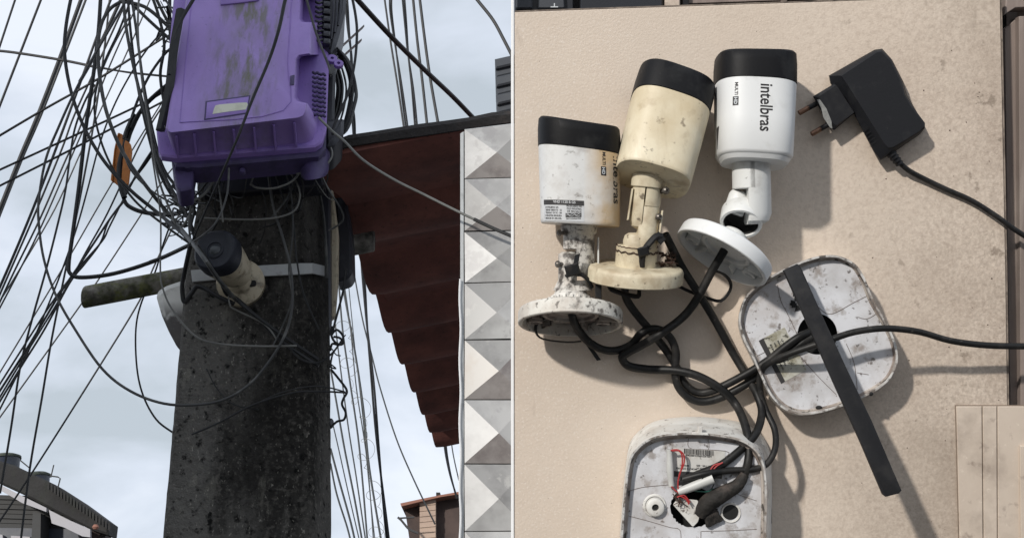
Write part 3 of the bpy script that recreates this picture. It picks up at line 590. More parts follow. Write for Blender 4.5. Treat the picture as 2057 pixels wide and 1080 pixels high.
thing('burnt_scrap', mb, M['rust'], 'small black burnt scrap on the right rim of the cream base', 'scrap')

# ------------------------------------------------------------------ square junction boxes
def circ(cx, cy, rx, ry, N, ph=0, jit=0): return [(cx+rx*cos(2*pi*i/N+ph)*(1+random.uniform(-jit, jit)), cy+ry*sin(2*pi*i/N+ph)*(1+random.uniform(-jit, jit))) for i in range(N)]
def sq_outline(cx, cy, hw, hh, rot, n=4.2, N=72, quad=None):
    out = []
    for i in range(N):
        f = 2*pi*i/N; e = 2/n; x = hw*math.copysign(abs(cos(f))**e, cos(f)); y = hh*math.copysign(abs(sin(f))**e, sin(f))
        if quad: x *= 1+quad[0]*y/hh; y *= 1+quad[1]*x/hw
        out.append((cx+x*cos(rot)-y*sin(rot), cy+x*sin(rot)+y*cos(rot)))
    return out
def scl(pts, c, s_, dx=0, dy=0): return [(c[0]+(x-c[0])*s_+dx, c[1]+(y-c[1])*s_+dy) for x, y in pts]
def junction(par, outer, c, wr, wf, hole, msz=M['box_side'], flr=M['box_white'], base_off=(0, 0, 1.0), rimw=10):
    N = len(outer)
    bot = scl(outer, c, base_off[2], base_off[0], base_off[1])
    mb = Mb(); mid = [((a[0]*.35+b[0]*.65), (a[1]*.35+b[1]*.65)) for a, b in zip(outer, bot)]
    mid2 = [((a[0]*.5+b[0]*.5), (a[1]*.5+b[1]*.5)) for a, b in zip(outer, bot)]
    def J(pts, w_, q=0): return [Q(x+random.uniform(-q, q), y+random.uniform(-q, q), w_) for x, y in pts]
    mb.rings([J(bot, 2), J(bot, 10), J(scl(mid, c, .995), wr*.42), J(scl(mid, c, .985), wr*.44), J(mid2, wr*.55), J(scl(outer, c, 1.0), wr-3)], cap0=True, cap1=False)
    build('outer_wall', mb, msz, par)
    mb = Mb(); mb.rings([J(outer, wr-3.2), J(scl(outer, c, .997), wr, .5), J(inset(outer, 4), wr, .5), J(inset(outer, 5), wr-3)], cap0=False, cap1=False); build('rim', mb, M['box_rim'], par)
    mb = Mb(); mb.rings([J(inset(outer, 5), wr-3), J(inset(outer, 8), wr-14), J(inset(outer, rimw), wr-15), J(inset(outer, rimw+1), wf)], cap0=False, cap1=False); build('inner_wall', mb, M['inner_dirty'], par)
    mb = Mb(); fl = inset(outer, rimw+1)
    h0 = hole
    mb.rings([J(fl, wf), J([((a[0]+b[0])/2, (a[1]+b[1])/2) for a, b in zip(fl, h0)], wf), J(h0, wf), J(scl(h0, (sum(p[0] for p in h0)/N, sum(p[1] for p in h0)/N), .99), wf-4)], cap0=False, cap1=False)
    f_ = build('floor', mb, flr, par)
    mb = Mb(); mb.rings([J(h0, wf-4), J(h0, wf-40)], cap0=False, cap1=True); build('cable_hole_shade', mb, M['hole'], f_)
    return f_
def line(par, pts, w_, r=.8, mat='line', name='groove'):
    mb = Mb(); mb.tube([Q(x, y, w_) for x, y in pts], r*S, 4, 4); return build(name, mb, M[mat], par)
# upper box (tilted square, black bar lying across)
jb = root('junction_box', 'open mildewed square box tilted under the long black bar', 'junction box', Q(1650, 680, 0), 'square camera boxes lying open')
rot = radians(-17)
outer = []
pts_ctrl = [(1484, 640), (1497, 596), (1535, 562), (1590, 533), (1640, 515), (1682, 513), (1718, 530), (1738, 560), (1756, 603), (1780, 645), (1800, 690), (1803, 728), (1785, 765), (1745, 793), (1695, 815), (1650, 828), (1610, 833), (1575, 822), (1548, 795), (1528, 755), (1510, 715), (1492, 678)]
oc = cat([Vector((x, y, 0)) for x, y in pts_ctrl], 5, True); outer = [(p.x, p.y) for p in oc]; Nn = len(outer)
def hole_for(outer, c, rx, ry, jit=0):
    out = []
    for x, y in outer:
        f = math.atan2(y-c[1], x-c[0]); q = 1+random.uniform(-jit, jit); out.append((c[0]+rx*cos(f)*q, c[1]+ry*sin(f)*q))
    return out
fl = junction(jb, outer, (1645, 672), 70, 54, hole_for(outer, (1642, 671), 40, 41), base_off=(-4, 4, .985))
for pts in ([(1562, 572), (1568, 602), (1582, 630), (1600, 668)], [(1750, 590), (1714, 608), (1672, 630), (1650, 622), (1628, 596)], [(1766, 626), (1742, 640), (1722, 636)], [(1516, 717), (1546, 702), (1570, 690)],
            [(1605, 712), (1640, 752), (1680, 792)], [(1700, 690), (1716, 730), (1722, 782)], [(1722, 748), (1745, 752)]):
    line(fl, pts, 54.4, .55)
mb = Mb(); prism(mb, [(1524, 684), (1576, 657), (1620, 742), (1569, 770)], DK, 54.8*S, .6*S); lb = build('paper_label', mb, M['paper_old'], fl)
mb = Mb(); prism(mb, [(1524, 684), (1533, 679), (1577, 765), (1569, 770)], DK, 55.2*S, .4*S); build('label_band', mb, M['ink'], lb)
def lmap(ox, oy, dx, dy, w_):
    # text x direction (dx) and y direction (dy) in photo pixels
    return lambda tx, ty: Q(ox+dx[0]*tx+dy[0]*ty, oy+dx[1]*tx+dy[1]*ty, w_)
for i, s_ in enumerate(('BK33-45', 'VHD 1120 B G5 CAMERA', 'INDUSTRIA BRASILEIRA', '6.0 m / 20 F / 32 V')):
    mb = Mb(); text(mb, s_, lmap(1546+i*7.5, 692-i*3.6, (.44, .86), (.86, -.44), 55.5), 60-i*6, 3.6, .02); build('lettering', mb, M['ink'], lb, smooth=False)
# crumbly black patch on the floor left of the bar
mb = Mb()
for i in range(40):
    f = random.random()*2*pi; q = random.random()**.5
    mb.box(Q(1600+11*q*cos(f), 603+19*q*sin(f), 55), uvw(random.uniform(1, 4), random.uniform(-2, 2), 0)*S, uvw(random.uniform(-1, 1), random.uniform(1, 4), 0)*S, WN*random.uniform(.5, 2)*S)
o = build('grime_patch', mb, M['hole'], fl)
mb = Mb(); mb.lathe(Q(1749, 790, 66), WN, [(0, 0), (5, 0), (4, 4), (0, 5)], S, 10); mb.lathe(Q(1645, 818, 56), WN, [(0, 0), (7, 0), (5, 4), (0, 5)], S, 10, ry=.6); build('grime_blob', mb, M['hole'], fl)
# flat bar
mb = Mb(); bar = [(1574, 543), (1602, 530), (1608, 535), (1655, 640), (1700, 738), (1750, 842), (1790, 935), (1811, 984), (1806, 990), (1779, 997), (1774, 993), (1730, 890), (1680, 780), (1640, 690), (1600, 600)]
def barw(x, y): return 104+70*((y-540)/450)
fb = [Q(x, y, barw(x, y)+5) for x, y in bar]; fbi = [Q(x, y, barw(x, y)+6) for x, y in inset(bar, 1.5)]
mb.rings([fbi, fb, [p-WN*10*S for p in fb]])
thing('flat_bar', mb, M['strap'], 'long flat black bar lying diagonally across the tilted square box', 'bar')
# lower box
jb2 = root('junction_box', 'open mildewed square box with wires and barcode label at the bottom edge', 'junction box', Q(1400, 1100, 0), 'square camera boxes lying open')
ctrl = [(1263, 925), (1278, 900), (1303, 881), (1340, 871), (1400, 868), (1455, 874), (1492, 883), (1520, 903), (1536, 935), (1541, 985), (1540, 1050), (1538, 1120), (1525, 1160), (1490, 1180), (1400, 1185), (1310, 1182), (1265, 1165), (1246, 1120), (1249, 1050), (1255, 980)]
oc = cat([Vector((x, y, 0)) for x, y in ctrl], 5, True); outer2 = [(p.x, p.y) for p in oc]
hl = hole_for(outer2, (1392, 1018), 45, 41, .03)
fl2 = junction(jb2, outer2, (1395, 1030), 128, 108, hl, base_off=(5, -26, 1.035), rimw=11)
wf = 108
for pts in ([(1262, 986), (1290, 978), (1330, 974), (1352, 972)], [(1258, 1034), (1300, 1045), (1345, 1058), (1364, 1062), (1368, 1080), (1366, 1140)], [(1385, 872), (1384, 898), (1422, 903), (1421, 873)], [(1455, 980), (1490, 995), (1520, 1005)],
            [(1409, 1066), (1460, 1065), (1520, 1062)], [(1408, 1066), (1407, 1140)], [(1350, 900), (1457, 905), (1456, 918)]):
    line(fl2, pts, wf+.4, .55)
mb = Mb(); prism(mb, [(1352, 898), (1457, 906), (1452, 962), (1350, 956)], DK, (wf+.9)*S, .6*S); lb = build('paper_label', mb, M['paper'], fl2)
mb = Mb(); x = 1374
while x < 1433:
    q = random.choice((.8, 1.2, 1.8, 2.6)); prism(mb, [(x, 900+(x-1374)*.08), (x+q, 900+(x+q-1374)*.08), (x+q, 910+(x+q-1374)*.08), (x, 910+(x-1374)*.08)], DK, (wf+1.4)*S, .3*S); x += q+random.choice((.8, 1.1, 1.5))
build('barcode', mb, M['ink'], lb, smooth=False)
mb = Mb(); prism(mb, [(1352, 945), (1450, 950), (1450, 960), (1351, 956)], DK, (wf+1.4)*S, .4*S); build('label_band', mb, M['ink'], lb, smooth=False)
for s_, x_, y_, wd, ht, mt in (('HSLPZV7321495266', 1429, 914, 52, 4, 'ink'), ('OP: 7.05 - 005', 1429, 934, 30, 3.4, 'ink'), ('CONDOR S/A', 1423, 939, 24, 3.2, 'ink'), ('MANAUS', 1384, 933, 18, 3.2, 'ink'), ('MC8CTR 570 5700', 1400, 940, 42, 3.2, 'ink'), ('1106', 1402, 951, 16, 6, 'paper')):
    mb = Mb(); text(mb, s_, lmap(x_, y_, (-1, -.06), (-.06, 1), wf+2), wd, ht, .02); build('lettering', mb, M[mt], lb, smooth=False)
# boss and round hole
mb = Mb(); mb.lathe(Q(1315, 1015, wf), WN, [(23, 0), (21, 3), (19, 3), (18, 1)], S, 28, cap0=False, cap1=False); mb.lathe(Q(1315, 1016, wf-4), WN, [(19, 0), (17, 14), (14, 16), (7, 16), (6.5, 6)], S, 28, cap0=False, cap1=False); bo = build('screw_boss', mb, M['box_side'], fl2)
mb = Mb(); mb.lathe(Q(1315, 1015, wf+8), WN, [(6.8, 0), (0, 0.2)], S, 16, cap0=False); build('boss_hole_shade', mb, M['hole'], bo)
mb = Mb(); mb.lathe(Q(1467, 1027, wf+.6), WN, [(15.5, 0), (0, .1)], S, 28, cap0=False); build('round_hole_shade', mb, M['hole'], fl2)
mb = Mb(); mb.lathe(Q(1468, 1029, wf), WN, [(20, 0), (18.5, 2.5), (16, 2), (15.6, 0)], S, 28, cap0=False, cap1=False); build('hole_lip', mb, M['box_side'], fl2)
mb = Mb(); prism(mb, rpoly([(1352, 1013), (1362, 1000), (1402, 1004), (1408, 1030), (1402, 1048), (1392, 1058)], 3), DK, (wf+6)*S, 3*S, .8*S); build('broken_flap', mb, M['box_side'], fl2)
mb = Mb(); prism(mb, [(1404, 856), (1411, 856), (1411, 868), (1422, 869), (1424, 874), (1390, 873), (1391, 868), (1402, 867)], DK, 132*S, 14*S, .8*S); build('clip', mb, M['box_side'], fl2)
# wires inside lower box
ws = root('splice_wires', 'red, white and green spliced wires poking out of the lower box hole', 'wires', Q(1370, 980, wf))
mb = Mb(); mb.tube([Q(1345, 902, wf+12), Q(1346, 940, wf+12), Q(1349, 975, wf+10)], lambda t: (6.5-.8*sin(t*9))*S, 12, 4); build('heatshrink_tube', mb, M['tubing'], ws)
mb = Mb(); mb.tube([Q(1363, 987, wf+14), Q(1395, 975, wf+20), Q(1432, 960, wf+22)], lambda t: (7.5+3*t)*S, 12, 4); build('heatshrink_tube', mb, M['tubing'], ws)
for pts in ([(1347, 904), (1362, 903), (1373, 912), (1374, 930), (1366, 950), (1362, 968), (1363, 990)], [(1350, 905), (1364, 905), (1370, 915), (1370, 935), (1364, 955)], [(1349, 976), (1356, 984), (1366, 990)], [(1366, 995), (1378, 1002), (1384, 1012)], [(1360, 998), (1374, 994), (1386, 1008)],
            [(1424, 948), (1434, 934), (1448, 930)], [(1428, 950), (1438, 937), (1452, 928)], [(1408, 975), (1412, 960), (1424, 956), (1432, 962)]):
    mb = Mb(); mb.tube([Q(x, y, wf+18) for x, y in pts], 1.5*S, 6, 5); build('red_wire', mb, M['red'], ws)
mb = Mb(); mb.tube([Q(1392, 984, wf+12), Q(1405, 986, wf+14), Q(1422, 986, wf+14), Q(1432, 980, wf+12)], 1.5*S, 6, 5); build('green_wire', mb, M['green'], ws)
mb = Mb(); mb.tube([Q(1412, 978, wf+24), Q(1408, 968, wf+26), Q(1414, 958, wf+26), Q(1424, 962, wf+26), Q(1434, 970, wf+24), Q(1428, 982, wf+20)], 1.1*S, 6, 5); build('thin_wire', mb, M['tie'], ws)
mb = Mb()
for i in range(14): mb.tube([Q(1355+random.uniform(-6, 10), 992+random.uniform(-8, 12), wf+14), Q(1362+random.uniform(-10, 14), 998+random.uniform(-10, 14), wf+16), Q(1366+random.uniform(-14, 16), 1000+random.uniform(-10, 20), wf+12)], .7*S, 4, 3)
build('copper_strands', mb, M['rust'], ws, kind='stuff')
mb = Mb(); mb.tube([Q(1496, 952, 118), Q(1480, 975, 122), Q(1450, 992, 122), Q(1424, 1008, 116), Q(1408, 1030, 104)], lambda t: (9+10*min(1, t*1.6)-2*t)*S, 14, 6)
thing('cable_gland', mb, M['gland'], 'thick black taped cable joint entering the lower box hole', 'cable joint')
mb = Mb()
for i in range(5): mb.tube([Q(1415+i*5, 1010+i*3, wf+4), Q(1420+i*5, 1035, wf+6), Q(1424+i*6, 1056-i*3, wf+4)], 6*S, 8, 4)
thing('melted_rubber', mb, M['gland'], 'shiny black melted rubber lump beside the lower box hole', 'rubber')
mb = Mb(); prism(mb, [(1362, 966), (1364, 975), (1400, 970), (1440, 960), (1450, 961), (1450, 953), (1440, 950), (1400, 960)], DK, (wf+20)*S, 8*S, 2*S)
thing('cut_cord_end', mb, M['cord'], 'short cut black cord end lying across the paper label', 'cord')
mb = Mb(); mb.tube([Q(1541, 935, 12), Q(1548, 985, 10), Q(1550, 1050, 10)], .9*S, 5, 4)
thing('dry_stalk', mb, M['rust'], 'thin brown dry stalk beside the right wall of the lower box', 'stalk')

# ------------------------------------------------------------------ power adapter
ad = root('power_adapter', 'black plug-in power adapter with two tarnished pins', 'power adapter', Q(1760, 220, 0))
mb = Mb()
foot = [(1665, 152), (1757, 100), (1772, 98), (1792, 120), (1815, 165), (1822, 190), (1856, 250), (1858, 258), (1848, 270), (1790, 310), (1768, 322), (1755, 305), (1700, 200), (1668, 168)]
topo = [(1686, 152), (1760, 103), (1771, 101), (1790, 120), (1812, 165), (1818, 190), (1834, 215), (1858, 247), (1858, 256), (1850, 265), (1796, 298), (1784, 300), (1774, 290), (1700, 172)]
mb.rings([[Q(x, y, 4) for x, y in foot], [Q(x, y, 26) for x, y in foot], [Q(x, y, 30) for x, y in inset(foot, 1.5)], [Q(x, y, 44) for x, y in topo], [Q(x, y, 47) for x, y in inset(topo, 3)]])
build('case', mb, M['adapter'], ad, ang=25)
for i in range(5):
    mb = Mb(); x = 1735+i*4.6; y = 262+i*6.2; mb.box(Q(x+4, y, 36), uvw(5, 3, 3)*S, uvw(1.0, -.8, 0)*S, WN*1*S); build('vent_rib', mb, M['adapter_side'], ad)
mb = Mb(); pf = rpoly([(1633, 194), (1676, 168), (1718, 226), (1676, 262), (1668, 256)], 2); pt = rpoly([(1642, 196), (1680, 171), (1716, 226), (1680, 252), (1672, 246)], 2)
mb.rings([[Q(x, y, 6) for x, y in pf], [Q(x, y, 34) for x, y in pf], [Q(x, y, 40) for x, y in pt]])
build('plug_neck', mb, M['adapter_side'], ad, ang=25)
mb = Mb()
tp = [(1641, 200), (1647, 200), (1660, 218), (1670, 243), (1672, 258), (1667, 256), (1654, 236), (1650, 218)]
mb.rings([[Q(x, y, 24) for x, y in tp], [Q(x, y, 41+random.uniform(-1, 1.5)) for x, y in tp]]); build('torn_tape', mb, M['tape'], ad)
for (x0, y0, x1, y1) in ((1646, 205, 1604, 228), (1670, 247, 1629, 270)):
    mb = Mb(); mb.tube([Q(x0, y0, 24), Q((x0*.45+x1*.55), (y0*.45+y1*.55), 24)], 5.4*S, 12, smooth=False); pn_ = build('pin_sleeve', mb, M['adapter_side'], ad)
    mb = Mb(); P = [Q(x0*(1-t)+x1*t, y0*(1-t)+y1*t, 24) for t in (.5, .6, .9, .97, 1)]; mb.tube(P, lambda t: (5.4 if t < .8 else (4.6 if t < .9 else 2.5))*S, 12, smooth=False); build('pin', mb, M['pin'], ad)
mb = Mb(); mb.tube([Q(1784, 300, 26), Q(1798, 318, 22), Q(1808, 330, 20)], lambda t: (10-3.5*t)*S, 12, 4)
for i in range(5):
    t = i/4.5; c = Q(1786+22*t, 303+27*t, 25-5*t); mb.tube([c, c+uvw(2.2, -2.8, 0)*S], (11.5-3.6*t)*S, 12, smooth=False)
build('strain_relief', mb, M['adapter_side'], ad)
cord('cord', [(1798, 318, 20), (1822, 340, 16), (1850, 356, 10), (1900, 380, 8), (1950, 402, 8), (2000, 433, 10), (2040, 462, 10), (2110, 505, 8)], 5.3, None, parent=ad)

# =================================================================== POLE SIDE
def lerp_tab(tab, y):
    for (y0, *a), (y1, *b) in zip(tab, tab[1:]):
        if y <= y1 or (y1, *b) == tab[-1]:
            t = (y-y0)/(y1-y0); return [p+(q-p)*t for p, q in zip(a, b)]
POLE = [(-150, 452, 580, 610), (300, 408, 600, 641), (400, 400, 603, 647), (560, 373, 615, 660), (700, 362, 620, 663), (870, 347, 624, 664), (1080, 329, 628, 665), (1400, 308, 636, 668)]
rs = []; Y0 = 2.40
for i in range(0, 79):
    py = -150+i*20; l, c, r = lerp_tab(POLE, py); j = lambda a=.7: random.uniform(-a, a)
    rs.append([PV(l+5+j(), py, Y0), PV((l*2+c)/3, py, Y0+j(.001)), PV((l+2*c)/3, py, Y0+j(.001)), PV(c-5+j(), py, Y0), PV(c+3+j(), py, Y0+.006), PV((c+r)/2+j(), py, Y0+.045), PV(r-2+j(), py, Y0+.085), PV(r+j(), py, Y0+.10), PV(r-4, py, Y0+.17), PV(l+18, py, Y0+.17), PV(l-1+j(), py, Y0+.02), PV(l+j(), py, Y0+.008)])
mb = Mb(); mb.rings(rs)
thing('utility_pole', mb, M['pole'], 'dark stained concrete utility pole under the purple box', 'pole', ang=60)
PL = upright(2.397)
mb = Mb(); prism(mb, [(383, 542), (500, 534), (600, 528), (627, 528), (629, 549), (600, 551), (500, 556), (386, 566)], PL, .004, .004, .0008)
prism(mb, [(628, 528), (652, 534), (652, 554), (629, 549)], Plane(PV(628, 528, 2.393), PV(628, 549, 2.393), PV(652, 534, 2.46)), 0, .004)
thing('steel_band', mb, M['band'], 'pale galvanised steel band strapped around the concrete pole', 'band')
# pipe
mb = Mb(); a_, b_ = PV(169, 597, 2.60), PV(752, 484, 2.68)
mb.rings([[c + (UP*cos(2*pi*i/24)+FW*sin(2*pi*i/24))*rr*(1+.02*sin(i*2+k)) for i in range(24)] for k, (c, rr) in enumerate([(a_*(1-t)+b_*t, .0235 if 0 < t < 1 else .0215) for t in (0, .004, .1, .2, .3, .4, .5, .6, .7, .8, .9, .996, 1)])])
thing('mossy_pipe', mb, M['moss_pipe'], 'mossy cement pipe sticking out behind both sides of the pole', 'pipe')
# plastic shell behind the pole
sh = [(311, 592), (316, 580), (330, 571), (374, 556), (386, 560), (386, 700), (364, 706), (352, 692), (336, 662), (322, 630)]
mb = Mb(); PS = upright(2.50); prism(mb, rpoly(sh, 5, 3), PS, .03, .07, .012)
thing('plastic_shell', mb, M['oldwhite'], 'grimy white plastic shell poking out left of the pole below the pipe', 'cover')
# camera on the pole
kq = 2.4/F
pc = root('bullet_camera', 'yellowed bullet camera with black hood mounted on the concrete pole', 'camera', PV(482, 566, 2.39))
na = (PL.n*1.0).normalized()
mb = Mb(); mb.lathe(PV(484, 569, 2.39), (na+RX*.10+Vector((0, 0, -.10))).normalized(), [(49, -6), (49, 12), (45, 15), (26, 17), (20, 24), (16, 30)], kq*1.03, 40); bp = build('base_plate', mb, M['polecam'], pc)
mb = Mb(); prism(mb, rpoly([(468, 580), (506, 562), (514, 562), (514, 572), (500, 576), (474, 588)], 4), PL, .024, .006, .001); build('slot_shade', mb, M['hole'], bp)
Bp = Bullet(PV(476, 548, 2.335), (PV(420, 490, 2.200)-PV(476, 548, 2.335)), RX, kq*1.0, 2.5)
mb = Mb(); mb.tube([PV(482, 560, 2.37), PV(478, 553, 2.34)], 17*kq, 16, smooth=False); build('neck', mb, M['polecam'], pc)
bullet_body(Bp, pc, 84, 40, 33, 43, M['polecam'], M['hood_old'], 0, 0, 0, .5, lip=False, flush=True)

# ------------------------------------------------------------------ purple box
BX = Plane(PV(333, 268, 2.10), PV(612, 240, 2.15), PV(380, -40, 2.20))
pb = root('junction_cabinet', 'weathered purple plastic telecom box on the pole top', 'box', BX(470, 330, -.1))
A_ = [(380, -40), (333, 256), (336, 265), (343, 269), (600, 239), (611, 234), (615.5, 224), (617.5, 208), (595, 203), (591.5, 196), (596, 120), (602, 113), (624, 110), (627, 46), (605, 44), (602, 38), (605, -10), (630, -12), (632, -40)]
B_ = [(376, -40), (342, 262), (346, 300), (355, 312), (615, 287), (629, 280), (636, 264), (638, 242), (604, 204), (598, 196), (602, 120), (609, 113), (640, 110), (642, 46), (611, 44), (608, 38), (611, -10), (645, -12), (647, -40)]
mb = Mb(); mb.rings([[BX(x, y, 0) for x, y in inset(A_, 3)], [BX(x, y, -.003) for x, y in inset(A_, .8)], [BX(x, y, -.007) for x, y in A_], [BX(x, y, -.068) for x, y in B_]])
lid = build('lid', mb, M['lid'], pb, ang=50)
mb = Mb(); prism(mb, [(352, -40), (330, 200), (314, 262), (318, 302), (324, 312), (354, 316), (634, 294), (648, 284), (656, 258), (662, 100), (668, -40)], BX, -.068, .016, .003); build('flange', mb, M['purple'], pb)
mb = Mb(); prism(mb, [(385, -40), (346, 300), (352, 332), (400, 334), (640, 312), (655, 296), (662, -40)], BX, -.084, .05, .004); build('back_shell', mb, M['purple_shaded'], pb)
for x, yb, yt in ((357, 311, 268), (393, 309, 264), (432, 306, 260), (472, 302, 255), (513, 298, 251), (553, 295, 246), (594, 290, 242)):
    mb = Mb(); t0 = BX(x-3, yt+4, -.012); t1 = BX(x+1, yb, -.067); dn = (BX(x, yb+10, -.06)-BX(x, yb, -.06)).normalized(); sd = (BX(x+10, yb, -.06)-BX(x, yb, -.06)).normalized()*.0022
    t0b = t0+dn*.006+BX.n*.004; t1b = t1+dn*.010+BX.n*.002
    mb.add([t0-sd, t0+sd, t1+sd, t1-sd, t0b-sd*.7, t0b+sd*.7, t1b+sd*.7, t1b-sd*.7], [[0, 1, 2, 3], [4, 5, 6, 7], [0, 1, 5, 4], [1, 2, 6, 5], [2, 3, 7, 6], [3, 0, 4, 7]])
    build('rib', mb, M['purple'], pb)
# shallow ridge line on lid, recesses and sticker
mb = Mb()
def bt(pts, r, n, mat='purple', name='ridge', par=lid, sub=4):
    m_ = Mb(); m_.tube([BX(x, y, n) for x, y in pts], r, 5, sub); return build(name, m_, M[mat], par)
bt([(361, 246), (569, 222), (578, 120), (589, -40)], .0011, .0004)
bt([(361, 246), (388, -40)], .0009, .0002)
mb = Mb(); prism(mb, [(413, 203), (503, 191), (497, 228), (410, 241)], BX, .0011, .001, .0004); rc = build('label_frame', mb, M['purple_shaded'], lid)
mb = Mb(); prism(mb, [(416, 205.5), (500, 194), (495, 226), (413, 238.5)], BX, .0016, .001, .0003); build('label_plate', mb, M['purple'], rc)
mb = Mb(); prism(mb, [(433, 212), (441, 210), (480, 206.5), (496, 206), (498, 210), (494, 220), (460, 224), (427, 229), (430, 218)], BX, .0022, .0006); build('sticker', mb, M['sticker'], rc)
mb = Mb(); prism(mb, [(443, -40), (524, -40), (520, 0), (482, 5), (443, 9)], BX, .0035, .004, .001); build('top_plate', mb, M['purple'], lid)
mb = Mb(); prism(mb, rpoly([(583, 152), (592, 150), (591, 170), (582, 172)], 1.5), BX, .0015, .002, .0005); build('latch_tab', mb, M['purple_shaded'], lid)
for y_ in range(10):
    y0 = 145+y_*9.2
    for dx, n_ in ((0, -.046), (12, -.054)):
        mb = Mb(); mb.tube([BX(628+dx, y0+dx*.2, n_), BX(633+dx, y0+3+dx*.2, n_), BX(638+dx, y0+1+dx*.2, n_), BX(641+dx, y0+5+dx*.2, n_)], .0028, 6, 3); build('hinge_rib', mb, M['purple_shaded'], pb)
for y_ in range(9):
    mb = Mb(); y0 = 4+y_*9.4; mb.tube([BX(634, y0, -.05), BX(640, y0+3, -.05), BX(647, y0+1, -.055), BX(650, y0+4, -.055)], .0028, 6, 3); build('hinge_rib', mb, M['closure'], pb)
for (x, y, r) in ((667, 122, 12), (680, 132, 11)):
    mb = Mb(); mb.lathe(BX(x, y, -.075), BX.n, [(r, 0), (r, 8), (r-1, 9), (4, 9), (3.6, 0)], 2.25/F, 24, cap0=False, cap1=False); lg = build('lug', mb, M['purple'], pb)
    mb = Mb(); mb.lathe(BX(x, y, -.0725), BX.n, [(3.8, 0), (0, .1)], 2.25/F, 12, cap0=False); build('lug_hole_shade', mb, M['hole'], lg)
mb = Mb(); prism(mb, rpoly([(344, 322), (392, 330), (389, 345), (386, 378), (362, 383), (355, 375)], 4), BX, -.10, .05, .003); build('cable_gland_leg', mb, M['purple_shaded'], pb)
mb = Mb(); mb.rings([[BX(632+27*cos(f*pi/12)*s_, y+4*sin(f*pi/12)-(cos(f*pi/12))*4, -.13+.03*sin(f*pi/12)) for f in range(24)] for (y, s_) in ((292, 1.15), (318, 1.15), (345, 1.05), (352, .98), (356, .85))]); build('side_gland', mb, M['purple_shaded'], pb)
for i in range(13):
    x = 372+i*20.5; y = 330-i*1.8; mb = Mb(); prism(mb, rect(x, y-2, x+9, y+7), BX, -.088, .02, .001); build('underside_tooth', mb, M['purple_shaded'], pb)
mb = Mb(); mb.lathe(BX(487, 343, -.10), BX.n, [(6.5, -8), (6.5, 2), (5, 4), (0, 4.5)], 2.3/F, 16); build('bolt', mb, M['purple_shaded'], pb)
mb = Mb(); prism(mb, [(392, 338), (640, 322), (650, 372), (398, 392)], upright(2.375), 0, .05, .003)
build('mounting_plate', mb, M['closure'], pb)  # near-black colour gives the plate the hole-like darkness of the recess
# black splice closure
cl = root('splice_closure', 'black finned splice closure at the top right of the purple box', 'closure', BX(668, 50, -.1))
mb = Mb(); prism(mb, rpoly([(650, -50), (697, -50), (694, 20), (684, 60), (676, 88), (664, 105), (650, 92), (646, 60)], 3), BX, -.06, .10, .006); build('closure_body', mb, M['closure'], cl)
for i in range(8):
    mb = Mb(); y = -30+i*15; prism(mb, rpoly([(649, y), (664, y+2), (663, y+12), (648, y+10)], 2), BX, -.05, .02, .002); build('clip', mb, M['closure'], cl)
for i in range(3):
    mb = Mb(); x = 668+i*7; mb.tube([BX(x+4, -50, -.055), BX(x+2, 20, -.055), BX(x-3, 80-i*14, -.06)], .0026, 6, 4); build('fin', mb, M['closure'], cl)
mb = Mb(); prism(mb, rpoly([(650, 240), (692, 235), (690, 268), (672, 288), (655, 292)], 6), BX, -.10, .08, .006)
prism(mb, rpoly([(648, 105), (676, 100), (672, 240), (652, 262)], 5), BX, -.14, .07, .006)
build('cable_cradle', mb, M['closure'], cl)

# ------------------------------------------------------------------ things on the right side of the pole
mb = Mb(); prism(mb, [(661, 372), (668, 380), (679, 468), (678, 560), (672, 632), (663, 640), (662, 520), (664, 470)], upright(2.52), 0, .02, .003)
thing('conduit_strip', mb, M['polecam'], 'pale yellowish conduit strip along the right side of the pole', 'conduit')
mb = Mb(); prism(mb, rpoly([(668, 320), (690, 360), (706, 470), (708, 545), (700, 558), (676, 566), (676, 480)], 6), upright(2.60), 0, .06, .006)
thing('meter_housing', mb, M['closure'], 'dark rounded housing behind the right side of the pole', 'housing')
mb = Mb(); prism(mb, [(640, 360), (662, 365), (663, 640), (655, 690), (640, 600)], upright(2.49), 0, .03, .003)
thing('cable_duct', mb, M['closure'], 'dark vertical cable duct on the right flank of the pole', 'duct')

# ------------------------------------------------------------------ orange tag
ot = root('cable_tag', 'orange two-plate plastic tag clamped on an overhead cable', 'cable tag', PV(240, 370, 2.6))
OT = upright(2.60)
for pts, n_ in (([(238, 266), (247, 270), (248, 345), (239, 374), (224, 362), (230, 300)], .0), ([(250, 280), (262, 288), (265, 303), (258, 371), (243, 369), (246, 330)], .012)):
    mb = Mb(); prism(mb, rpoly(pts, 3, 2), OT, n_, .005, .0012); build('tag_plate', mb, M['orange'], ot)
mb = Mb(); prism(mb, [(236, 268), (239, 266), (231, 300), (226, 364), (222, 361), (229, 300)], OT, .006, .012, .001); build('tag_edge', mb, M['orange'], ot)

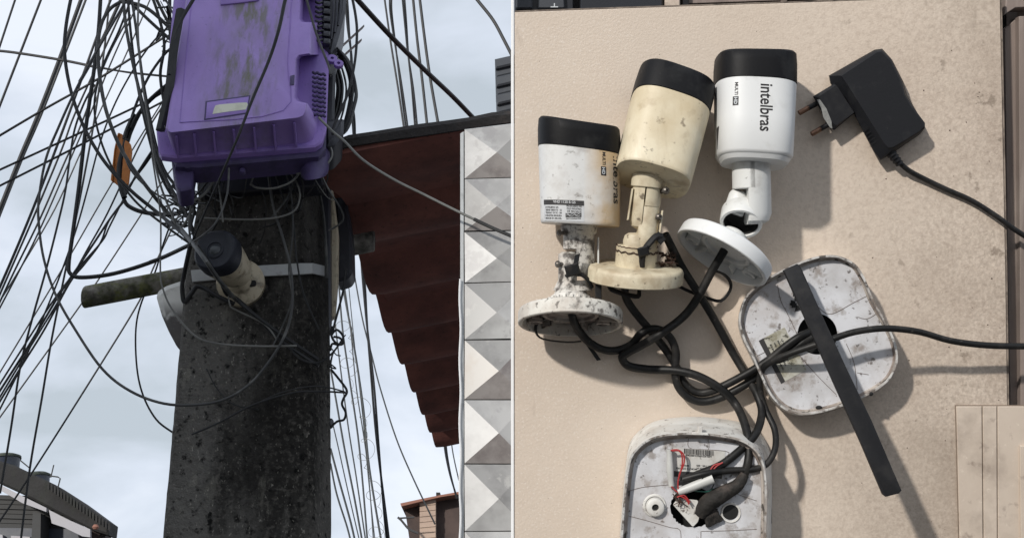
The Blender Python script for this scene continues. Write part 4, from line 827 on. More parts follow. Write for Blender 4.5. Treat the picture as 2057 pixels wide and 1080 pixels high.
# ------------------------------------------------------------------ cables on the pole side
def cable(pts, wpx, y, label, mat='wire', name='cable', group='overhead cables', cat_='cable', twist=False, seg=6, sub=6):
    """pts (px, py[, y]); wpx = width in photo pixels; y = metres ahead"""
    P = [PV(p[0], p[1], p[2] if len(p) > 2 else y) for p in pts]
    wpx *= 1.33
    r = wpx/2*((P[0]-CAM).dot(FW)+(P[-1]-CAM).dot(FW))/2/F
    mb = Mb()
    if twist:
        C_ = cat(P, 14) if len(P) > 2 else [P[0]*(1-t/60)+P[1]*(t/60) for t in range(61)]
        tw = 25 if twist is True else twist
        acc = 0; A1 = []; A2_ = []
        for i, c in enumerate(C_):
            if i: acc += (c-C_[i-1]).length
            f = acc/(r*tw); d = (RX*cos(f)+FW*sin(f))*r*.62; A1.append(c+d); A2_.append(c-d)
        mb.tube(A1, r*.62, 5, smooth=False); mb.tube(A2_, r*.62, 5, smooth=False)
    else: mb.tube(P, r, seg, sub)
    return thing(name, mb, M[mat], label, cat_, group)
G1 = 'cables crossing the sky left of the pole'; G2 = 'cables hanging over the pole front'; G3 = 'cables right of the pole'; G4 = 'wires under the purple box'
cable([(37, -20), (-20, 152)], 3.4, 4.2, 'short straight cable cutting the top left corner of the photo', group=G1)
cable([(90, -20), (-20, 263)], 3.8, 4.0, 'second straight cable from the top left corner', group=G1)
cable([(170, -20), (120, 118), (75, 235), (40, 318), (-20, 470)], 6.5, 3.6, 'thickest of the straight cables slanting down to the left edge', group=G1)
cable([(180, -20), (126, 120), (80, 237), (42, 325), (-20, 482)], 4.0, 3.63, 'cable hugging the thickest slanting one on its right', 'wire_grey', group=G1)
cable([(-20, 101), (30, 106), (130, 122), (205, 138)], 4.2, 3.2, 'nearly level cable entering high at the left edge', group=G1)
cable([(200, 136), (260, 146), (338, 154)], 5, 3.2, 'twisted cable pair running level into the left side of the purple box', group=G1, twist=14)
cable([(-20, 284), (90, 219), (200, 157), (335, 72)], 4.0, 3.1, 'upper of three parallel cables rising right towards the box', group=G1)
cable([(-20, 350), (150, 272), (310, 196), (345, 165)], 3.8, 3.0, 'middle of three parallel cables rising right towards the box', group=G1)
cable([(-20, 383), (150, 297), (330, 203), (345, 195)], 3.8, 3.05, 'lowest of three parallel cables rising right towards the box', group=G1)
cable([(203, -20), (198, 60), (189, 140), (172, 260), (158, 380), (146, 470), (138, 530), (142, 550), (165, 557), (230, 549), (310, 524), (380, 492), (390, 486)], 6.0, 2.45, 'thick black cable dropping left then curling back to the pole camera', group=G1, seg=8)
cable([(146, -20), (133, 50), (130, 110), (143, 185), (170, 258), (210, 325), (262, 382), (320, 430), (385, 487, 2.3), (440, 560, 2.32), (480, 606, 2.34), (560, 668, 2.36), (640, 722, 2.38)], 5.5, 2.4, 'black cable sweeping from top left diagonally over the pole front', group=G1, seg=8)
cable([(300, -20), (245, 3), (218, 22), (202, 55), (197, 100), (201, 160), (216, 232), (248, 308), (300, 382), (350, 443), (400, 505, 2.11), (440, 562, 2.16), (474, 602, 2.34)], 5.8, 2.42, 'grey-black hoop cable from the bundle head down past the camera', 'wire_grey', group=G1, seg=8)
cable([(246, -20), (254, 60), (272, 150), (298, 250), (318, 325), (340, 372), (372, 425), (388, 462)], 5.2, 2.38, 'dusty grey cable dropping from the bundle head along the box edge', 'wire_grey', group=G1, seg=8)
cable([(262, -20), (275, 70), (287, 160), (305, 255), (325, 330), (352, 372), (386, 400)], 4.8, 2.40, 'second dusty grey cable beside the box edge', 'wire_grey', group=G1)
cable([(280, -20), (277, 60), (285, 160), (300, 250), (312, 330), (325, 380), (345, 430), (356, 458), (370, 450), (388, 420)], 3.6, 2.36, 'bleached thin cable hooking up beneath the box corner', 'wire_light', group=G1)
cable([(245, 3), (290, 14), (330, 46), (350, 70)], 5.5, 2.7, 'short thick cable arching from bundle head to box top left', group=G1)
cable([(262, 5), (300, 42), (340, 78), (352, 88)], 5, 2.72, 'lower short cable arching from bundle head to box top left', group=G1)
cable([(305, -20), (335, 40), (352, 62)], 5, 2.66, 'cable falling steeply to the top left corner of the box', group=G1)
cable([(341, -20), (341, 50), (345, 90)], 6, 2.64, 'thick upright cable just left of the purple box top', group=G1)
cable([(315, 16), (340, 15), (365, 20)], 3.2, 2.62, 'short grey stub crossing beside the box top left corner', 'wire_grey', group=G1)
cable([(355, 90), (330, 110), (293, 165), (262, 245), (250, 330)], 4.6, 2.62, 'black cable curving from box corner towards the orange tag', group=G1)
cable([(252, -20), (196, 100), (160, 165)], 5.5, 2.9, 'short thick cable slanting left out of the bundle head', group=G1)
cable([(252, 4), (186, 118), (150, 185), (118, 255), (92, 320), (78, 400), (78, 450), (88, 520), (112, 592), (150, 660), (205, 740), (262, 785), (330, 810), (400, 812), (455, 800), (505, 768), (548, 715), (575, 665), (587, 610), (584, 540), (566, 470), (550, 420), (542, 370), (537, 322)], 3.8, 2.32, 'big hanging loop of grey cable crossing in front of the pole', 'wire_grey', group=G2, seg=8)
cable([(246, 20), (205, 110), (150, 230), (124, 300), (70, 430), (22, 540), (-20, 636)], 3.2, 3.4, 'leftmost of the fan of thin wires falling to the left edge', group=G1)
cable([(262, 30), (215, 118), (155, 270), (128, 330), (80, 440), (31, 540), (-20, 648)], 3.0, 3.5, 'second of the fan of thin wires falling to the left edge', group=G1)
cable([(290, -20), (230, 110), (180, 232), (150, 300), (85, 450), (38, 545), (-20, 655)], 2.6, 3.6, 'third of the fan of thin wires falling to the left edge', group=G1)
cable([(310, -20), (262, 90), (205, 215), (165, 300), (110, 420), (40, 540), (0, 604)], 2.4, 3.7, 'rightmost of the fan of thin wires falling to the left edge', 'wire_grey', group=G1)
cable([(190, 170), (170, 205), (150, 260), (140, 320), (131, 385), (116, 450), (93, 540), (62, 650), (40, 740), (22, 860), (0, 990)], 3.6, 3.0, 'wavy black wire falling to the lower left corner', group=G1)
cable([(340, 168), (300, 203), (274, 235), (262, 258)], 7, 2.6, 'black spliced cable between the box and the orange tag', group=G1, twist=12)
cable([(275, 230), (268, 243), (258, 266), (254, 280)], 11, 2.6, 'black taped splice lump just above the orange tag', 'wire', group=G1, twist=9)
cable([(256, 280), (243, 320), (240, 350), (244, 378), (250, 397)], 9, 2.595, 'cable gripped between the two orange plates', 'wire', group=G1, seg=8)
cable([(308, 303), (290, 330), (272, 356), (248, 396)], 6, 2.64, 'twisted cable joining below the orange tag from the right', group=G1, twist=10)
cable([(248, 397), (256, 412), (280, 424), (315, 430), (350, 430), (380, 418), (402, 398)], 6.5, 2.6, 'thick cable from the orange tag curving right to the pole', group=G1)
cable([(251, 400), (222, 438), (190, 486), (158, 534), (120, 590), (60, 690), (-20, 815)], 3.8, 3.0, 'upper wire slanting down left from below the orange tag', group=G1)
cable([(252, 401), (219, 443), (202, 487), (170, 530), (140, 568), (90, 660), (40, 740), (-20, 838)], 3.4, 3.02, 'kinked middle wire slanting down left from below the orange tag', group=G1)
cable([(248, 400), (220, 455), (206, 483), (165, 530), (118, 588), (70, 660), (-20, 802)], 3.0, 3.04, 'lower wire slanting down left from below the orange tag', group=G1)
cable([(335, 190), (225, 368), (125, 540), (-20, 780)], 2.4, 4.6, 'hair thin straight wire passing behind the orange tag', group=G1)
cable([(395, 290), (335, 352), (275, 444), (212, 540), (165, 608), (-20, 865)], 2.6, 4.8, 'thin straight wire passing behind the mossy pipe tip', group=G1)
cable([(385, 385), (355, 440), (307, 540), (280, 604), (200, 735), (70, 940), (-20, 1075)], 3.0, 4.4, 'long thin wire running down to the lower left house', group=G1)
cable([(352, 425), (328, 490), (312, 545), (285, 605), (273, 660), (275, 738), (288, 795), (314, 842), (347, 868)], 3.0, 2.62, 'slack wire drooping down to the left edge of the pole', group=G1)
cable([(305, 312), (322, 430), (322, 540), (326, 575), (345, 620), (392, 674), (440, 690), (520, 695), (596, 694)], 3.0, 2.33, 'bleached thin wire swinging across the pole below the camera', 'wire_light', group=G2)
cable([(250, 280), (248, 300), (262, 340), (300, 380), (350, 410), (398, 428)], 3, 2.5, 'thin grey wire looping from the tag top to the pole', 'wire_grey', group=G1)
cable([(582, -30), (573, 0), (560, 60), (540, 120), (505, 200), (470, 290), (440, 350), (410, 425), (388, 478)], lambda t: 0, 2.0, 'x') if False else None
P = [PV(x, y, d) for x, y, d in ((584, -30, 2.02), (573, 0, 2.02), (560, 60, 2.02), (540, 122, 2.03), (507, 200, 2.03), (476, 280, 2.04), (440, 362, 2.08), (410, 430, 2.14), (388, 480, 2.2))]
mb = Mb(); mb.tube(P, lambda t: (4.6-2.6*t)*2.1/F, 8, 6); thing('cable', mb, M['wire'], 'black cable hanging diagonally in front of the purple box lid', 'cable', G2)
cable([(608, -30), (616, 0), (636, 70), (660, 132), (664, 150)], 4, 2.06, 'thin grey cable hanging over the right side of the purple lid', 'wire_grey', group=G2)
cable([(400, -20), (385, 5), (362, 45), (345, 90), (340, 150)], 6, 2.1, 'black cable rounding the top left corner of the purple box', group=G2)
for i, (a0, a1) in enumerate(((352, 322), (346, 316))):
    cable([(a0+12, 20), (a0-2, 100), (a0-11, 180), (a1+1, 262)], 13 if i == 0 else 7, 2.13+.01*i, ('thick black cable pressed against the left edge of the purple box', 'thinner black cable outside the one on the left box edge')[i], group=G2)
mb = Mb(); mb.tube([BX(352-(y-60)*.112+(3 if k % 2 else -3), y, -.02) for k, y in enumerate(range(55, 262, 12))], .0009, 5, smooth=False)
thing('lashing_cord', mb, M['wire_light'], 'thin pale cord zigzagging down the left edge of the purple box', 'cord')
# under box
cable([(503, 372), (512, 350), (530, 332), (550, 317)], 3, 2.30, 'pale wire slanting up to the underside of the box', 'wire_light', group=G4)
cable([(503, 368), (516, 377), (550, 378), (584, 366), (601, 346), (600, 325)], 3.2, 2.29, 'pale wire looping shallowly under the box', 'wire_light', group=G4)
cable([(548, 320), (566, 340), (610, 348), (648, 336), (667, 314), (662, 292), (648, 284)], 3.2, 2.27, 'pale wire swinging round the right bottom gland', 'wire_light', group=G4)
cable([(560, 330), (585, 350), (602, 385), (594, 420), (560, 436), (500, 441), (410, 438)], 3, 2.31, 'pale wire loop running left across the pole top', 'wire_light', group=G4)
cable([(425, 322), (426, 348), (405, 380), (388, 400), (380, 440), (382, 480)], 4, 2.28, 'grey wire bending from the box down to the camera top', 'wire_grey', group=G4)
cable([(436, 322), (434, 352), (412, 388), (385, 405)], 4, 2.27, 'second grey wire bending left from the box bottom', 'wire_light', group=G4)
cable([(460, 338), (456, 390), (438, 440), (408, 472), (350, 506), (300, 525)], 3.4, 2.17, 'grey wire falling in front of the camera hood to the left', 'wire_grey', group=G4)
cable([(440, 372), (444, 410), (448, 446)], 3, 2.3, 'short pale wire hanging above the camera hood', 'wire_light', group=G4)
cable([(546, 330), (570, 400), (588, 440), (596, 520), (610, 590), (640, 660)], 3, 2.36, 'dark wire dropping along the right part of the pole', 'wire', group=G4)
cable([(574, 345), (586, 400), (588, 470), (580, 540), (586, 600), (565, 660), (548, 694)], 2.6, 2.35, 'grey wire hanging near the big loop on the pole', 'wire_grey', group=G4)
cable([(585, 330), (590, 360), (575, 400), (545, 437)], 2.6, 2.33, 'small grey wire bow under the box centre', 'wire_grey', group=G4)
cable([(636, 365), (648, 420), (655, 500), (657, 560)], 5, 2.45, 'grey cable running down inside the right flank of the pole', 'wire_grey', group=G4)
cable([(385, 872), (440, 848), (510, 812), (590, 788), (650, 786), (694, 788)], 3, 2.37, 'lower thin wire slanting up across the pole to its right knot', group=G2)
cable([(500, 818), (560, 790), (620, 776), (660, 778), (694, 787)], 2.4, 2.38, 'upper thin wire bowing across the pole to its right knot', group=G2)
cable([(415, 740), (436, 780), (470, 812), (520, 822)], 2.2, 2.385, 'faint thin wire curving low on the pole front', group=G2)
cable([(560, 670), (600, 718), (640, 728), (668, 708), (686, 684)], 3, 2.37, 'dark wire sagging to the knot right of the pole', group=G2)
cable([(383, 490, 2.25), (372, 540, 2.34), (366, 575, 2.36), (370, 606, 2.37), (384, 590, 2.37), (400, 575, 2.37), (440, 596, 2.36), (470, 610, 2.36)], 7, 2.35, 'thick black cord looping beside the camera base', group=G2, seg=8)
cable([(395, 490, 2.14), (440, 560, 2.28), (455, 590, 2.35), (476, 600, 2.37), (520, 640, 2.37), (560, 680, 2.37), (640, 735, 2.38)], 6, 2.3, 'black cord trailing from the camera base down the pole', group=G2, seg=8)
cable([(458, 590), (462, 612), (470, 620), (530, 650), (555, 680)], 2.6, 2.355, 'short bleached wire end beneath the camera base', 'wire_light', group=G2)
for p_, w_, y_, l_, m_ in (
  ([(222, -20), (214, 60), (203, 150), (186, 262), (168, 360), (150, 452), (128, 560), (104, 680), (84, 800), (60, 940), (40, 1100)], 3.4, 3.3, 'long wire falling steeply from the top to the lower left house', 'wire'),
  ([(256, -20), (262, 60), (276, 170), (300, 280), (322, 350), (350, 400), (384, 440)], 4.6, 2.5, 'black strand among the dusty grey ones beside the box edge', 'wire'),
  ([(270, -20), (240, 60), (208, 130), (190, 200), (196, 260), (222, 330), (268, 400), (330, 452), (386, 492)], 3.6, 2.55, 'black strand bowing left of the bundle head then back to the pole', 'wire'),
  ([(332, 205), (296, 262), (262, 330), (215, 430), (176, 500), (120, 600), (40, 730), (-20, 830)], 3.0, 3.3, 'black wire slanting from the box side behind the orange tag to the left edge', 'wire'),
  ([(230, -20), (196, 70), (160, 170), (112, 300), (66, 420), (20, 530), (-20, 620)], 4.2, 3.2, 'thicker black strand left of the thin wire fan', 'wire'),
  ([(330, 60), (298, 96), (262, 150), (228, 215), (200, 290), (176, 380), (150, 470), (110, 580), (50, 720), (-20, 860)], 3.0, 2.8, 'black strand curving from the box top left tangle down to the left edge', 'wire'),
  ([(346, 372), (372, 398), (390, 420), (384, 452), (392, 480)], 5, 2.35, 'thick black strand tucked between the box leg and the camera hood', 'wire'),
  ([(300, -20), (318, 30), (330, 90), (322, 150), (330, 210)], 5, 2.45, 'black strand running down just outside the box left edge', 'wire')):
    cable(p_, w_, y_, l_, m_, group=G1)
# tangle left of the camera
tg = root('wire_tangle', 'tangle of short wires and ties left of the camera hood', 'wires', PV(370, 440, 2.5))
for i in range(22):
    cx, cy = 365+random.uniform(-22, 24), 432+random.uniform(-36, 34)
    P = [PV(cx+random.uniform(-26, 26), cy+random.uniform(-20, 20), 2.45+random.uniform(-.06, .06)) for _ in range(4)]
    mb = Mb(); mb.tube(P, random.choice((1.2, 1.7, 2.2))*2.5/F, 6, 6); build('wire', mb, M[random.choice(('wire', 'wire', 'wire_grey'))], tg)
tg = root('wire_tangle', 'fine loose wires drooping from the cable entries under the purple box', 'wires', PV(500, 350, 2.33))
for i in range(16):
    x0 = random.uniform(405, 640); y0 = random.uniform(322, 338); x1 = x0+random.uniform(-60, 60); y1 = random.uniform(360, 470)
    P = [PV(x0, y0, 2.30), PV((x0+x1)/2+random.uniform(-25, 25), (y0+y1)/2+random.uniform(-10, 20), 2.31), PV(x1, y1, 2.35), PV(x1+random.uniform(-40, 30), y1+random.uniform(-20, 40), 2.38)]
    mb = Mb(); mb.tube(P, random.choice((1.1, 1.5, 2.0))*2.5/F, 6, 6); build('wire', mb, M[random.choice(('wire', 'wire', 'wire_grey', 'wire_light'))], tg)
tg = root('wire_tangle', 'tangle of cut wires around the top left corner of the purple box', 'wires', PV(345, 60, 2.6))
for i in range(12):
    cx, cy = 338+random.uniform(-14, 12), 45+random.uniform(-40, 50)
    P = [PV(cx+random.uniform(-22, 18), cy+random.uniform(-24, 24), 2.55+random.uniform(-.06, .06)) for _ in range(3)]
    mb = Mb(); mb.tube(P, random.choice((1.2, 1.7, 2.4))*2.5/F, 6, 6); build('wire', mb, M['wire'], tg)
# right of box
COILS = ['outermost black loop of the cable coil right of the purple box', 'loop just inside the outermost one of the cable coil by the box', 'third loop from outside in the cable coil by the box', 'fourth loop from outside in the cable coil by the box',
         'fifth loop from outside in the cable coil by the box', 'middle loop of the cable coil, sixth from outside', 'seventh loop from outside, under the purple lugs of the box', 'eighth loop from outside in the cable coil, near the cradle',
         'ninth loop from outside in the cable coil, near the cradle', 'second innermost loop of the cable coil, tight on the box side', 'innermost loop of the cable coil, tightest on the box side']
for i in range(11):
    k = i/10; x0 = 655+random.uniform(-6, 10); xm = 716-k*38+random.uniform(-3, 3)
    cable([(x0, 80+k*26), (xm-18+k*8, 120+k*8), (xm, 175+random.uniform(-8, 8)), (xm-4, 215), (xm-20+k*6, 262-k*10), (x0+6, 284-k*12)], random.choice((3, 4, 5, 6)), 2.30+.015*i,
          COILS[i], random.choice(('wire', 'wire', 'wire_grey')), group='coiled loops right of the purple box')
cable([(700, -20, 2.35), (780, 68, 2.5), (850, 138, 2.65), (905, 190, 2.78), (942, 228, 2.86), (1010, 300, 3.05), (1100, 400, 3.3)], 7.4, 2.5, 'thick black cable slanting from the box down to the roof edge', group=G3, seg=8)
cable([(694, -20), (697, 20), (700, 60), (706, 120), (704, 190), (710, 240), (712, 282)], 5.5, 2.9, 'twisted black cable dropping just right of the coil', group=G3, twist=22)
cable([(704, -20), (714, 30), (717, 70), (712, 130), (698, 190), (672, 250), (668, 270)], 4.6, 2.24, 'smooth black cable bowing over the coil', group=G3)
cable([(770, -20), (784, 80), (800, 180), (812, 262)], 3.2, 4.0, 'leftmost of the upright wires above the roof edge', group=G3)
cable([(786, -20), (785, 20), (794, 90), (804, 160), (818, 262)], 4.6, 4.1, 'twisted second upright wire above the roof edge', group=G3, twist=30)
cable([(809, -20), (815, 50), (820, 110), (829, 180), (836, 256)], 5, 4.2, 'twisted third upright wire above the roof edge', group=G3, twist=30)
cable([(828, -20), (838, 80), (848, 160), (858, 252)], 4.4, 4.3, 'fourth upright wire above the roof edge', group=G3)
cable([(841, -20), (852, 70), (863, 150), (880, 248)], 4.6, 4.4, 'rightmost upright wire above the roof edge', group=G3)
cable([(935, -30), (960, 2), (990, 40), (1012, 80), (1045, 145)], 5, 4.0, 'curved cable at the top right corner above the dark cladding', group=G3)
cable([(640, 236), (668, 264), (692, 284), (730, 322), (790, 360), (850, 390), (910, 420), (952, 440)], 4.0, 2.12, 'pale thin cable sagging from the box over the roof', 'wire_light', group=G3)
cable([(952, 440), (990, 458), (1060, 488)], 5.4, 2.12, 'black sleeve at the end of the pale cable before the tiled wall', 'wire', group=G3)
for i, (a0, b0) in enumerate((((682, 98), (730, 54)), ((690, 96), (722, 68)))):
    mb = Mb(); mb.box((PV(*a0, 2.5)+PV(*b0, 2.5))/2+Vector((0, .03*i, 0)), (PV(*b0, 2.5)-PV(*a0, 2.5))/2, Vector((0, .004, 0)), UP*.0035+RX*.0025, bev=.001)
    thing('plastic_strip', mb, M['clear'], ('milky plastic strip end poking out above the coil, the longer', 'milky plastic strip end poking out above the coil, the shorter')[i], 'strip')
far = [([(684, 550), (697, 620), (712, 700), (730, 820), (742, 940), (770, 1110)], 3.4), ([(680, 560), (688, 660), (702, 760), (722, 900), (740, 1110)], 3.0), ([(672, 640), (684, 740), (700, 860), (716, 960), (738, 1110)], 2.4),
       ([(664, 740), (678, 820), (692, 900), (712, 1000), (732, 1110)], 3.2), ([(690, 560), (704, 660), (716, 780), (738, 930), (752, 1110)], 2.0), ([(664, 900), (680, 960), (705, 1050), (718, 1110)], 3.4), ([(664, 930), (676, 990), (698, 1060), (710, 1110)], 3.0),
       ([(666, 840), (680, 900), (700, 990), (728, 1110)], 2.0), ([(700, 570), (712, 690), (728, 830), (740, 960), (756, 1110)], 1.6)]
nm = ('longest thin wire beside the pole right edge', 'second thin wire beside the pole right edge', 'fine wire starting below the meter housing', 'thick lower wire hugging the pole right edge', 'fine wire between the thin upright ones', 'upper short wire leaving the pole near the bottom', 'lower short wire leaving the pole near the bottom', 'hair thin wire leaving the pole low down', 'faintest wire in the receding bundle')
for (p, w_), l_ in zip(far, nm): cable(p, w_, 6.0, l_, 'wire_far', group='receding street wires')
cable([(727, 512), (732, 580), (738, 660), (748, 760), (758, 880), (768, 980), (782, 1110)], 5.6, 4.6, 'thick twisted black wire dropping between pole and roof', 'wire', group=G3, twist=26)
cable([(709, 535), (728, 640), (746, 710), (764, 780), (796, 880), (830, 960), (874, 1052)], 2.4, 5.5, 'thin wire bowing right down to the small brick house', 'wire_far', group=G3)
cable([(892, 850), (895, 900), (904, 950), (918, 1000)], 4.6, 5.6, 'twisted wire below the end of the roof', 'wire', group=G3, twist=26)
cable([(902, 850), (910, 910), (922, 965)], 2, 5.7, 'thin wire right of the twisted one below the roof end', 'wire_far', group=G3)
C_ = []
for i in range(260):
    t = i/259; cx = 690+78*t+7*sin(t*17); cy = 640+450*t; f = i*.42; rr = 4+17*max(0, sin(i*.13+.8))**2
    C_.append(PV(cx+rr*cos(f), cy+rr*.9*sin(f), 5.4+.01*i/10))
mb = Mb(); mb.tube(C_, .5*5.4/F, 4, 2); thing('coiled_wire', mb, M['wire_light'], 'faint springy coiled wire hanging among the receding wires', 'wire')
kn = root('knotted_wire', 'knotted black wire ends on the right edge of the pole', 'wire', PV(680, 700, 2.45))
for p, w_ in (([(694, 540), (690, 580), (680, 620), (672, 650), (668, 672)], 5), ([(665, 672), (676, 662), (690, 676), (682, 692), (668, 690), (664, 704)], 5), ([(668, 655), (664, 668), (672, 685), (685, 692), (690, 686), (682, 678), (670, 676)], 5), ([(686, 684), (676, 700), (668, 712), (664, 735)], 4),
              ([(666, 742), (680, 760), (696, 784), (690, 800), (687, 812), (694, 828), (690, 842), (676, 846), (664, 858)], 5), ([(664, 730), (674, 740), (660, 736)], 3), ([(666, 700), (676, 712), (684, 714)], 2.5), ([(668, 740), (664, 728), (668, 716)], 3), ([(684, 668), (690, 676), (694, 672)], 2.5)):
    mb = Mb(); mb.tube([PV(x+random.uniform(-1, 1), y, 2.46) for x, y in p], w_/2*2.5/F, 7, 6); build('wire', mb, M['wire'], kn)
mb = Mb(); mb.lathe(PV(662, 850, 2.5), Vector((1, -.3, 0)), [(0, -8), (10, -4), (12, 0), (9, 6), (0, 8)], 2.5/F, 16); build('insulator', mb, M['closure'], kn)

# ------------------------------------------------------------------ tiled roof seen from below
H = 1.1
rf = root('tiled_roof', 'dark clay tiled eave seen from below right of the pole', 'roof', CAM+Vector((-.3, 3.4, H)))
ys = [2.347, 2.683, 3.004, 3.285, 3.593, 3.894, 4.158, 4.40, 4.62]; ys = [y*H for y in ys]; ys = [2.37]+ys
def eave_x(y):
    t = (y-ys[1])/(ys[-1]-ys[1]); return -.362+.09*t
tiles = 0
for i in range(len(ys)-1):
    y0, y1 = ys[i], ys[i+1]; n_ = 12
    for row in range(3):
        x0 = eave_x((y0+y1)/2)+row*.34-.0; x1 = x0+.40
        # a pan tile: wavy section along y, its lower (eave) end dropped a little
        rs_ = []
        for (x, dz) in ((x0, -.012), (x0+.015, -.012), ((x0+x1)/2, 0), (x1, .012)):
            top = []; bot = []
            for k in range(n_+1):
                t = k/n_; y = y0-.02+(y1-y0+.04)*t; prof = (.030 if i else .008)*cos(t*2*pi+.6)-.012*t-(0 if i else .014*(1-t))
                z = CAM.z+H+.012+.15*(x-eave_x(y))+dz+prof; top.append(Vector((x+.012*(t-.5)+(-.03*(1-t) if x < x0+.01 else 0), y, z+.012))); bot.append(Vector((x+.012*(t-.5)+(-.03*(1-t) if x < x0+.01 else 0), y, z)))
            rs_.append(top+bot[::-1])
        mb = Mb(); mb.rings(rs_); build('roof_tile', mb, M['roof_under'], rf, ang=50)
mb = Mb(); Pn = []
for k in range(24):
    t = k/23; x = -.375+1.1*t; y = 2.337+random.uniform(-.002, .002); z = CAM.z+H+.006+.165*(x+.36)
    if x < -.34: z -= .012
    zt = z+.028+random.uniform(-.002, .002)
    Pn.append([Vector((x, y+.004, z)), Vector((x, y, zt-.012)), Vector((x, y+.008, zt)), Vector((x, y+.05, zt+.006)), Vector((x, y+.05, z+.01))])
mb.rings(Pn); build('verge_mortar', mb, M['mortar'], rf)
# ------------------------------------------------------------------ tiled wall
tw = root('tiled_wall', 'wall faced with pyramid relief marble-look tiles beside the desk edge', 'wall', PV(980, 1080, 2.25))
TY = 2.16
TWP = upright(TY)
mb = Mb(); prism(mb, [(927, 266), (940, 262), (1250, 228), (1250, 1260), (927, 1260)], upright(TY+.012), 0, .25); build('wall_core', mb, M['grout'], tw)
mb = Mb(); prism(mb, [(924.5, 268), (932, 264), (932, 1260), (924.5, 1260)], upright(TY+.002), 0, .03, .001); build('edge_trim', mb, M['trim'], tw)
mb = Mb(); mb.tube([PV(924+1.2*sin(y*.05), y, TY-.004) for y in range(560, 1120, 20)], .0016, 5, 2); build('silicone_bead', mb, M['divider'], tw)
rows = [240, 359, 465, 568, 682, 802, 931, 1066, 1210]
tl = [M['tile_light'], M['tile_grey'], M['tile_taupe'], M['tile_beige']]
#            top, right, bottom, left: tones mix the print with light on the facets
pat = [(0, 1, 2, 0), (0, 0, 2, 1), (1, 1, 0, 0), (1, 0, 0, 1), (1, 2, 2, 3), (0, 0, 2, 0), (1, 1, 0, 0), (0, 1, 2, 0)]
for i in range(8):
    for cidx in range(3):
        xL = 933+cidx*131; xR = xL+130; yT = rows[i]+.5; yB = rows[i+1]-.5
        if i == 0: yT = 263-cidx*14-3; yTR = yT-13
        else: yTR = yT
        skew = -3 if i < 4 else 0
        bk = TY+.010
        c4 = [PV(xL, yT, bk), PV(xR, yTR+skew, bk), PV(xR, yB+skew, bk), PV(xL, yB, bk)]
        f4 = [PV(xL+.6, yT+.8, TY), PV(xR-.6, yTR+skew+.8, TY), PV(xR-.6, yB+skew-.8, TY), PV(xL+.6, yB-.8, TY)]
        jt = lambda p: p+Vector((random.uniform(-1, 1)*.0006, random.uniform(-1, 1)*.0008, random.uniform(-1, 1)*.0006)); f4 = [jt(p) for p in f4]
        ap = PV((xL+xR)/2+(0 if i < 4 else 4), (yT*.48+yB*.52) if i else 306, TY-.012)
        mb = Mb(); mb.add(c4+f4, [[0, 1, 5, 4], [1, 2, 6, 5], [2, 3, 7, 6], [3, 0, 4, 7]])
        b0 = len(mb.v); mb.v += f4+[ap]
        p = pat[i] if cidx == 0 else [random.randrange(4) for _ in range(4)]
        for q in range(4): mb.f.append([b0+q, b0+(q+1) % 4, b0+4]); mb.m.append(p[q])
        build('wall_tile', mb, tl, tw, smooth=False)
# ------------------------------------------------------------------ distant buildings
cw = root('clad_building', 'dark corrugated cladding corner rising above the roof at the top right', 'building', PV(1015, 215, 5))
for i in range(6):
    y = 118+i*18; mb = Mb(); prism(mb, [(994+i*.8, y), (1100, y-24), (1100, y-5), (996+i*.8, y+19)], upright(5-.0), -.02*(i % 2), .4, .006); build('cladding_board', mb, M['far_wall'], cw)
hl_ = root('house', 'grey house with overhanging slab roof and tanks at the lower left', 'house', PV(100, 1080, 13))
UPL = upright(13.0)
def hp(name, pts, n, d, mat, par=None, bev=0):
    mb = Mb(); prism(mb, pts, UPL, n, d, bev); return build(name, mb, M[mat], par or hl_)
hp('roof_slab', [(-40, 912), (30, 934), (110, 972), (160, 1004), (220, 1048), (217, 1073), (180, 1062), (100, 1020), (30, 984), (-40, 952)], 0, .3, 'far_conc', bev=.02)
for i in range(20):
    t = i/19; x = 95+122*t; y0_ = 964+ (x-95)*.68; hp('parapet_block', [(x, y0_+1), (x+4.2, y0_+4), (x+4, y0_+19), (x-.2, y0_+16)], .05, .04, 'far_conc')
hp('fascia_board', [(1, 973), (32, 989), (93, 1019), (93, 1027), (44, 1009), (26, 998), (0, 984)], .06, .05, 'far_white')
hp('fascia_board', [(98, 1023), (140, 1044), (181, 1062), (181, 1078), (165, 1076), (128, 1058), (104, 1050)], .08, .05, 'far_white')
for i in range(10):
    y = 992+i*9.5; hp('ceiling_board', [(-40, y), (60, y+3), (150, y+6), (150, y+13.5), (60, y+11.5), (-40, y+8.5)], -.3-.02*(i % 2), .3, 'far_grey')
hp('column', [(66, 1026), (82, 1030), (80, 1140), (60, 1140)], 0.0, .4, 'far_grey')
hp('column', [(182, 1062), (200, 1066), (200, 1140), (182, 1140)], -.1, .4, 'far_brown')
hp('wall', [(-60, 1058), (180, 1062), (180, 1160), (-60, 1160)], -.25, .5, 'far_tank')
hp('window', [(-10, 1072), (5, 1073), (8, 1140), (-10, 1140)], -.2, .05, 'far_white'); hp('window', [(22, 1075), (60, 1077), (60, 1140), (22, 1140)], -.2, .05, 'far_white')
mb = Mb(); mb.lathe(PV(192, 1058, 12.8), Vector((0, 0, 1)), [(.02, -.02), (.035, 0), (.02, .025)], 1, 12); build('lamp', mb, M['far_red'], hl_)
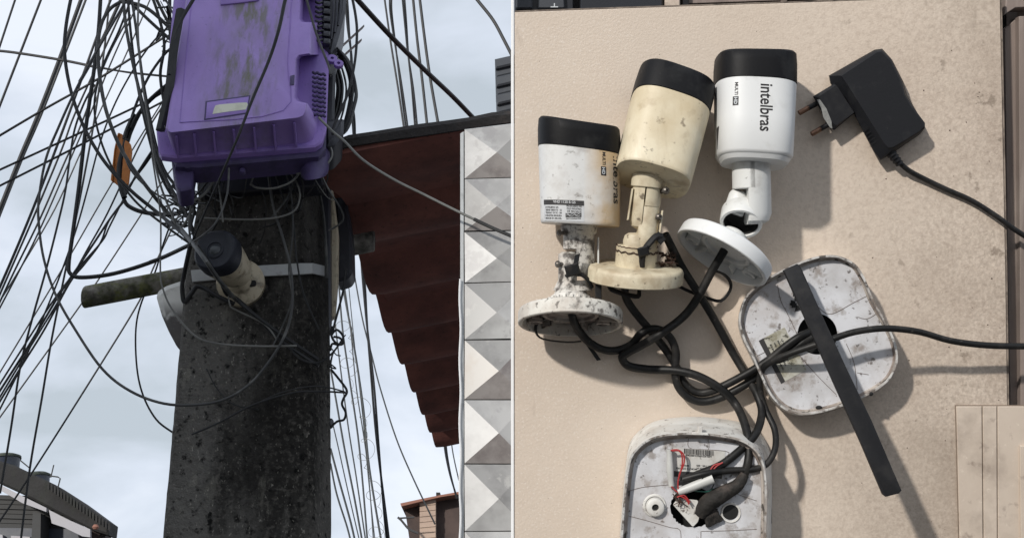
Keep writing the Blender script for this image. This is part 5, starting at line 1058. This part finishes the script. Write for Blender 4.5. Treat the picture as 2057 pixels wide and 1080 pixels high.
for (x0, x1, yt, yb, lb_) in ((-30, 41, 908, 948, 'dark blue water tank on the house roof, cut by the photo edge'), (44, 101, 943, 985, 'dark blue water tank with mossy lid on the house roof')):
    t_ = root('water_tank', lb_, 'water tank', PV((x0+x1)/2, yb, 13.1), 'water tanks on the roof'); k = 13.5/F; hw = (x1-x0)/2
    c = PV((x0+x1)/2, yb, 13.3); dn = (PV(x1, yb+10, 13.3)-PV(x0, yb-9, 13.3)).normalized(); ax = Vector((-.18, 0, 1)).normalized()
    mb = Mb(); mb.lathe(c, ax, [(hw*.86, -4), (hw*.92, 14), (hw*.96, (yb-yt)*.62)], k, 28); build('tank_body', mb, M['far_tank'], t_)
    mb = Mb(); mb.lathe(c+ax*((yb-yt)*.62*k), ax, [(hw*1.03, 0), (hw*1.03, 4), (hw*.8, 8), (hw*.3, 11), (0, 12)], k, 28); build('tank_lid', mb, M['far_lid'], t_)
rp = root('roof_pipe', 'thin bent vent pipe standing beside the roof water tank', 'pipe', PV(115, 984, 13))
for n_, P in (('bent_pipe', [(101, 955), (116, 957), (121, 960), (115, 984)]), ('rod', [(108, 933), (102, 958)]), ('stay', [(41, 924), (58, 938)])):
    mb = Mb(); mb.tube([PV(x, y, 13) for x, y in P], .007, 6, smooth=False); build(n_, mb, M['far_grey'], rp)
hr = root('house', 'small brown house with orange roof edge and tan brick pillar at the bottom', 'house', PV(865, 1080, 9)); UPL = upright(9.0)
hp('wall', [(812, 1012), (925, 992), (925, 1140), (832, 1140), (822, 1080)], -.1, .6, 'far_brown', hr)
hp('roof_edge', [(804, 1010), (846, 1001), (886, 993), (925, 986), (925, 991), (886, 997), (846, 1006), (806, 1016)], .05, .7, 'far_red', hr)
for i in range(12):
    y = 1005+i*11; hp('brick_course', [(843, y), (875, y-3), (875, y+7), (843, y+10)], .0-.006*(i % 2), .3, 'far_brick', hr)
hp('ridge_cap', rect(876, 988, 884, 994), .0, .1, 'far_conc', hr)
mb = Mb(); mb.tube([PV(799, 1038, 8.8), PV(806, 1044, 8.8), PV(822, 1062, 8.8), PV(840, 1070, 8.8)], .008, 6, 5); mb.tube([PV(800, 1040, 8.8), PV(832, 1038, 8.8)], .006, 6, smooth=False)
thing('wall_bracket', mb, M['far_grey'], 'thin bent bracket arm on the left of the small brick house', 'bracket')
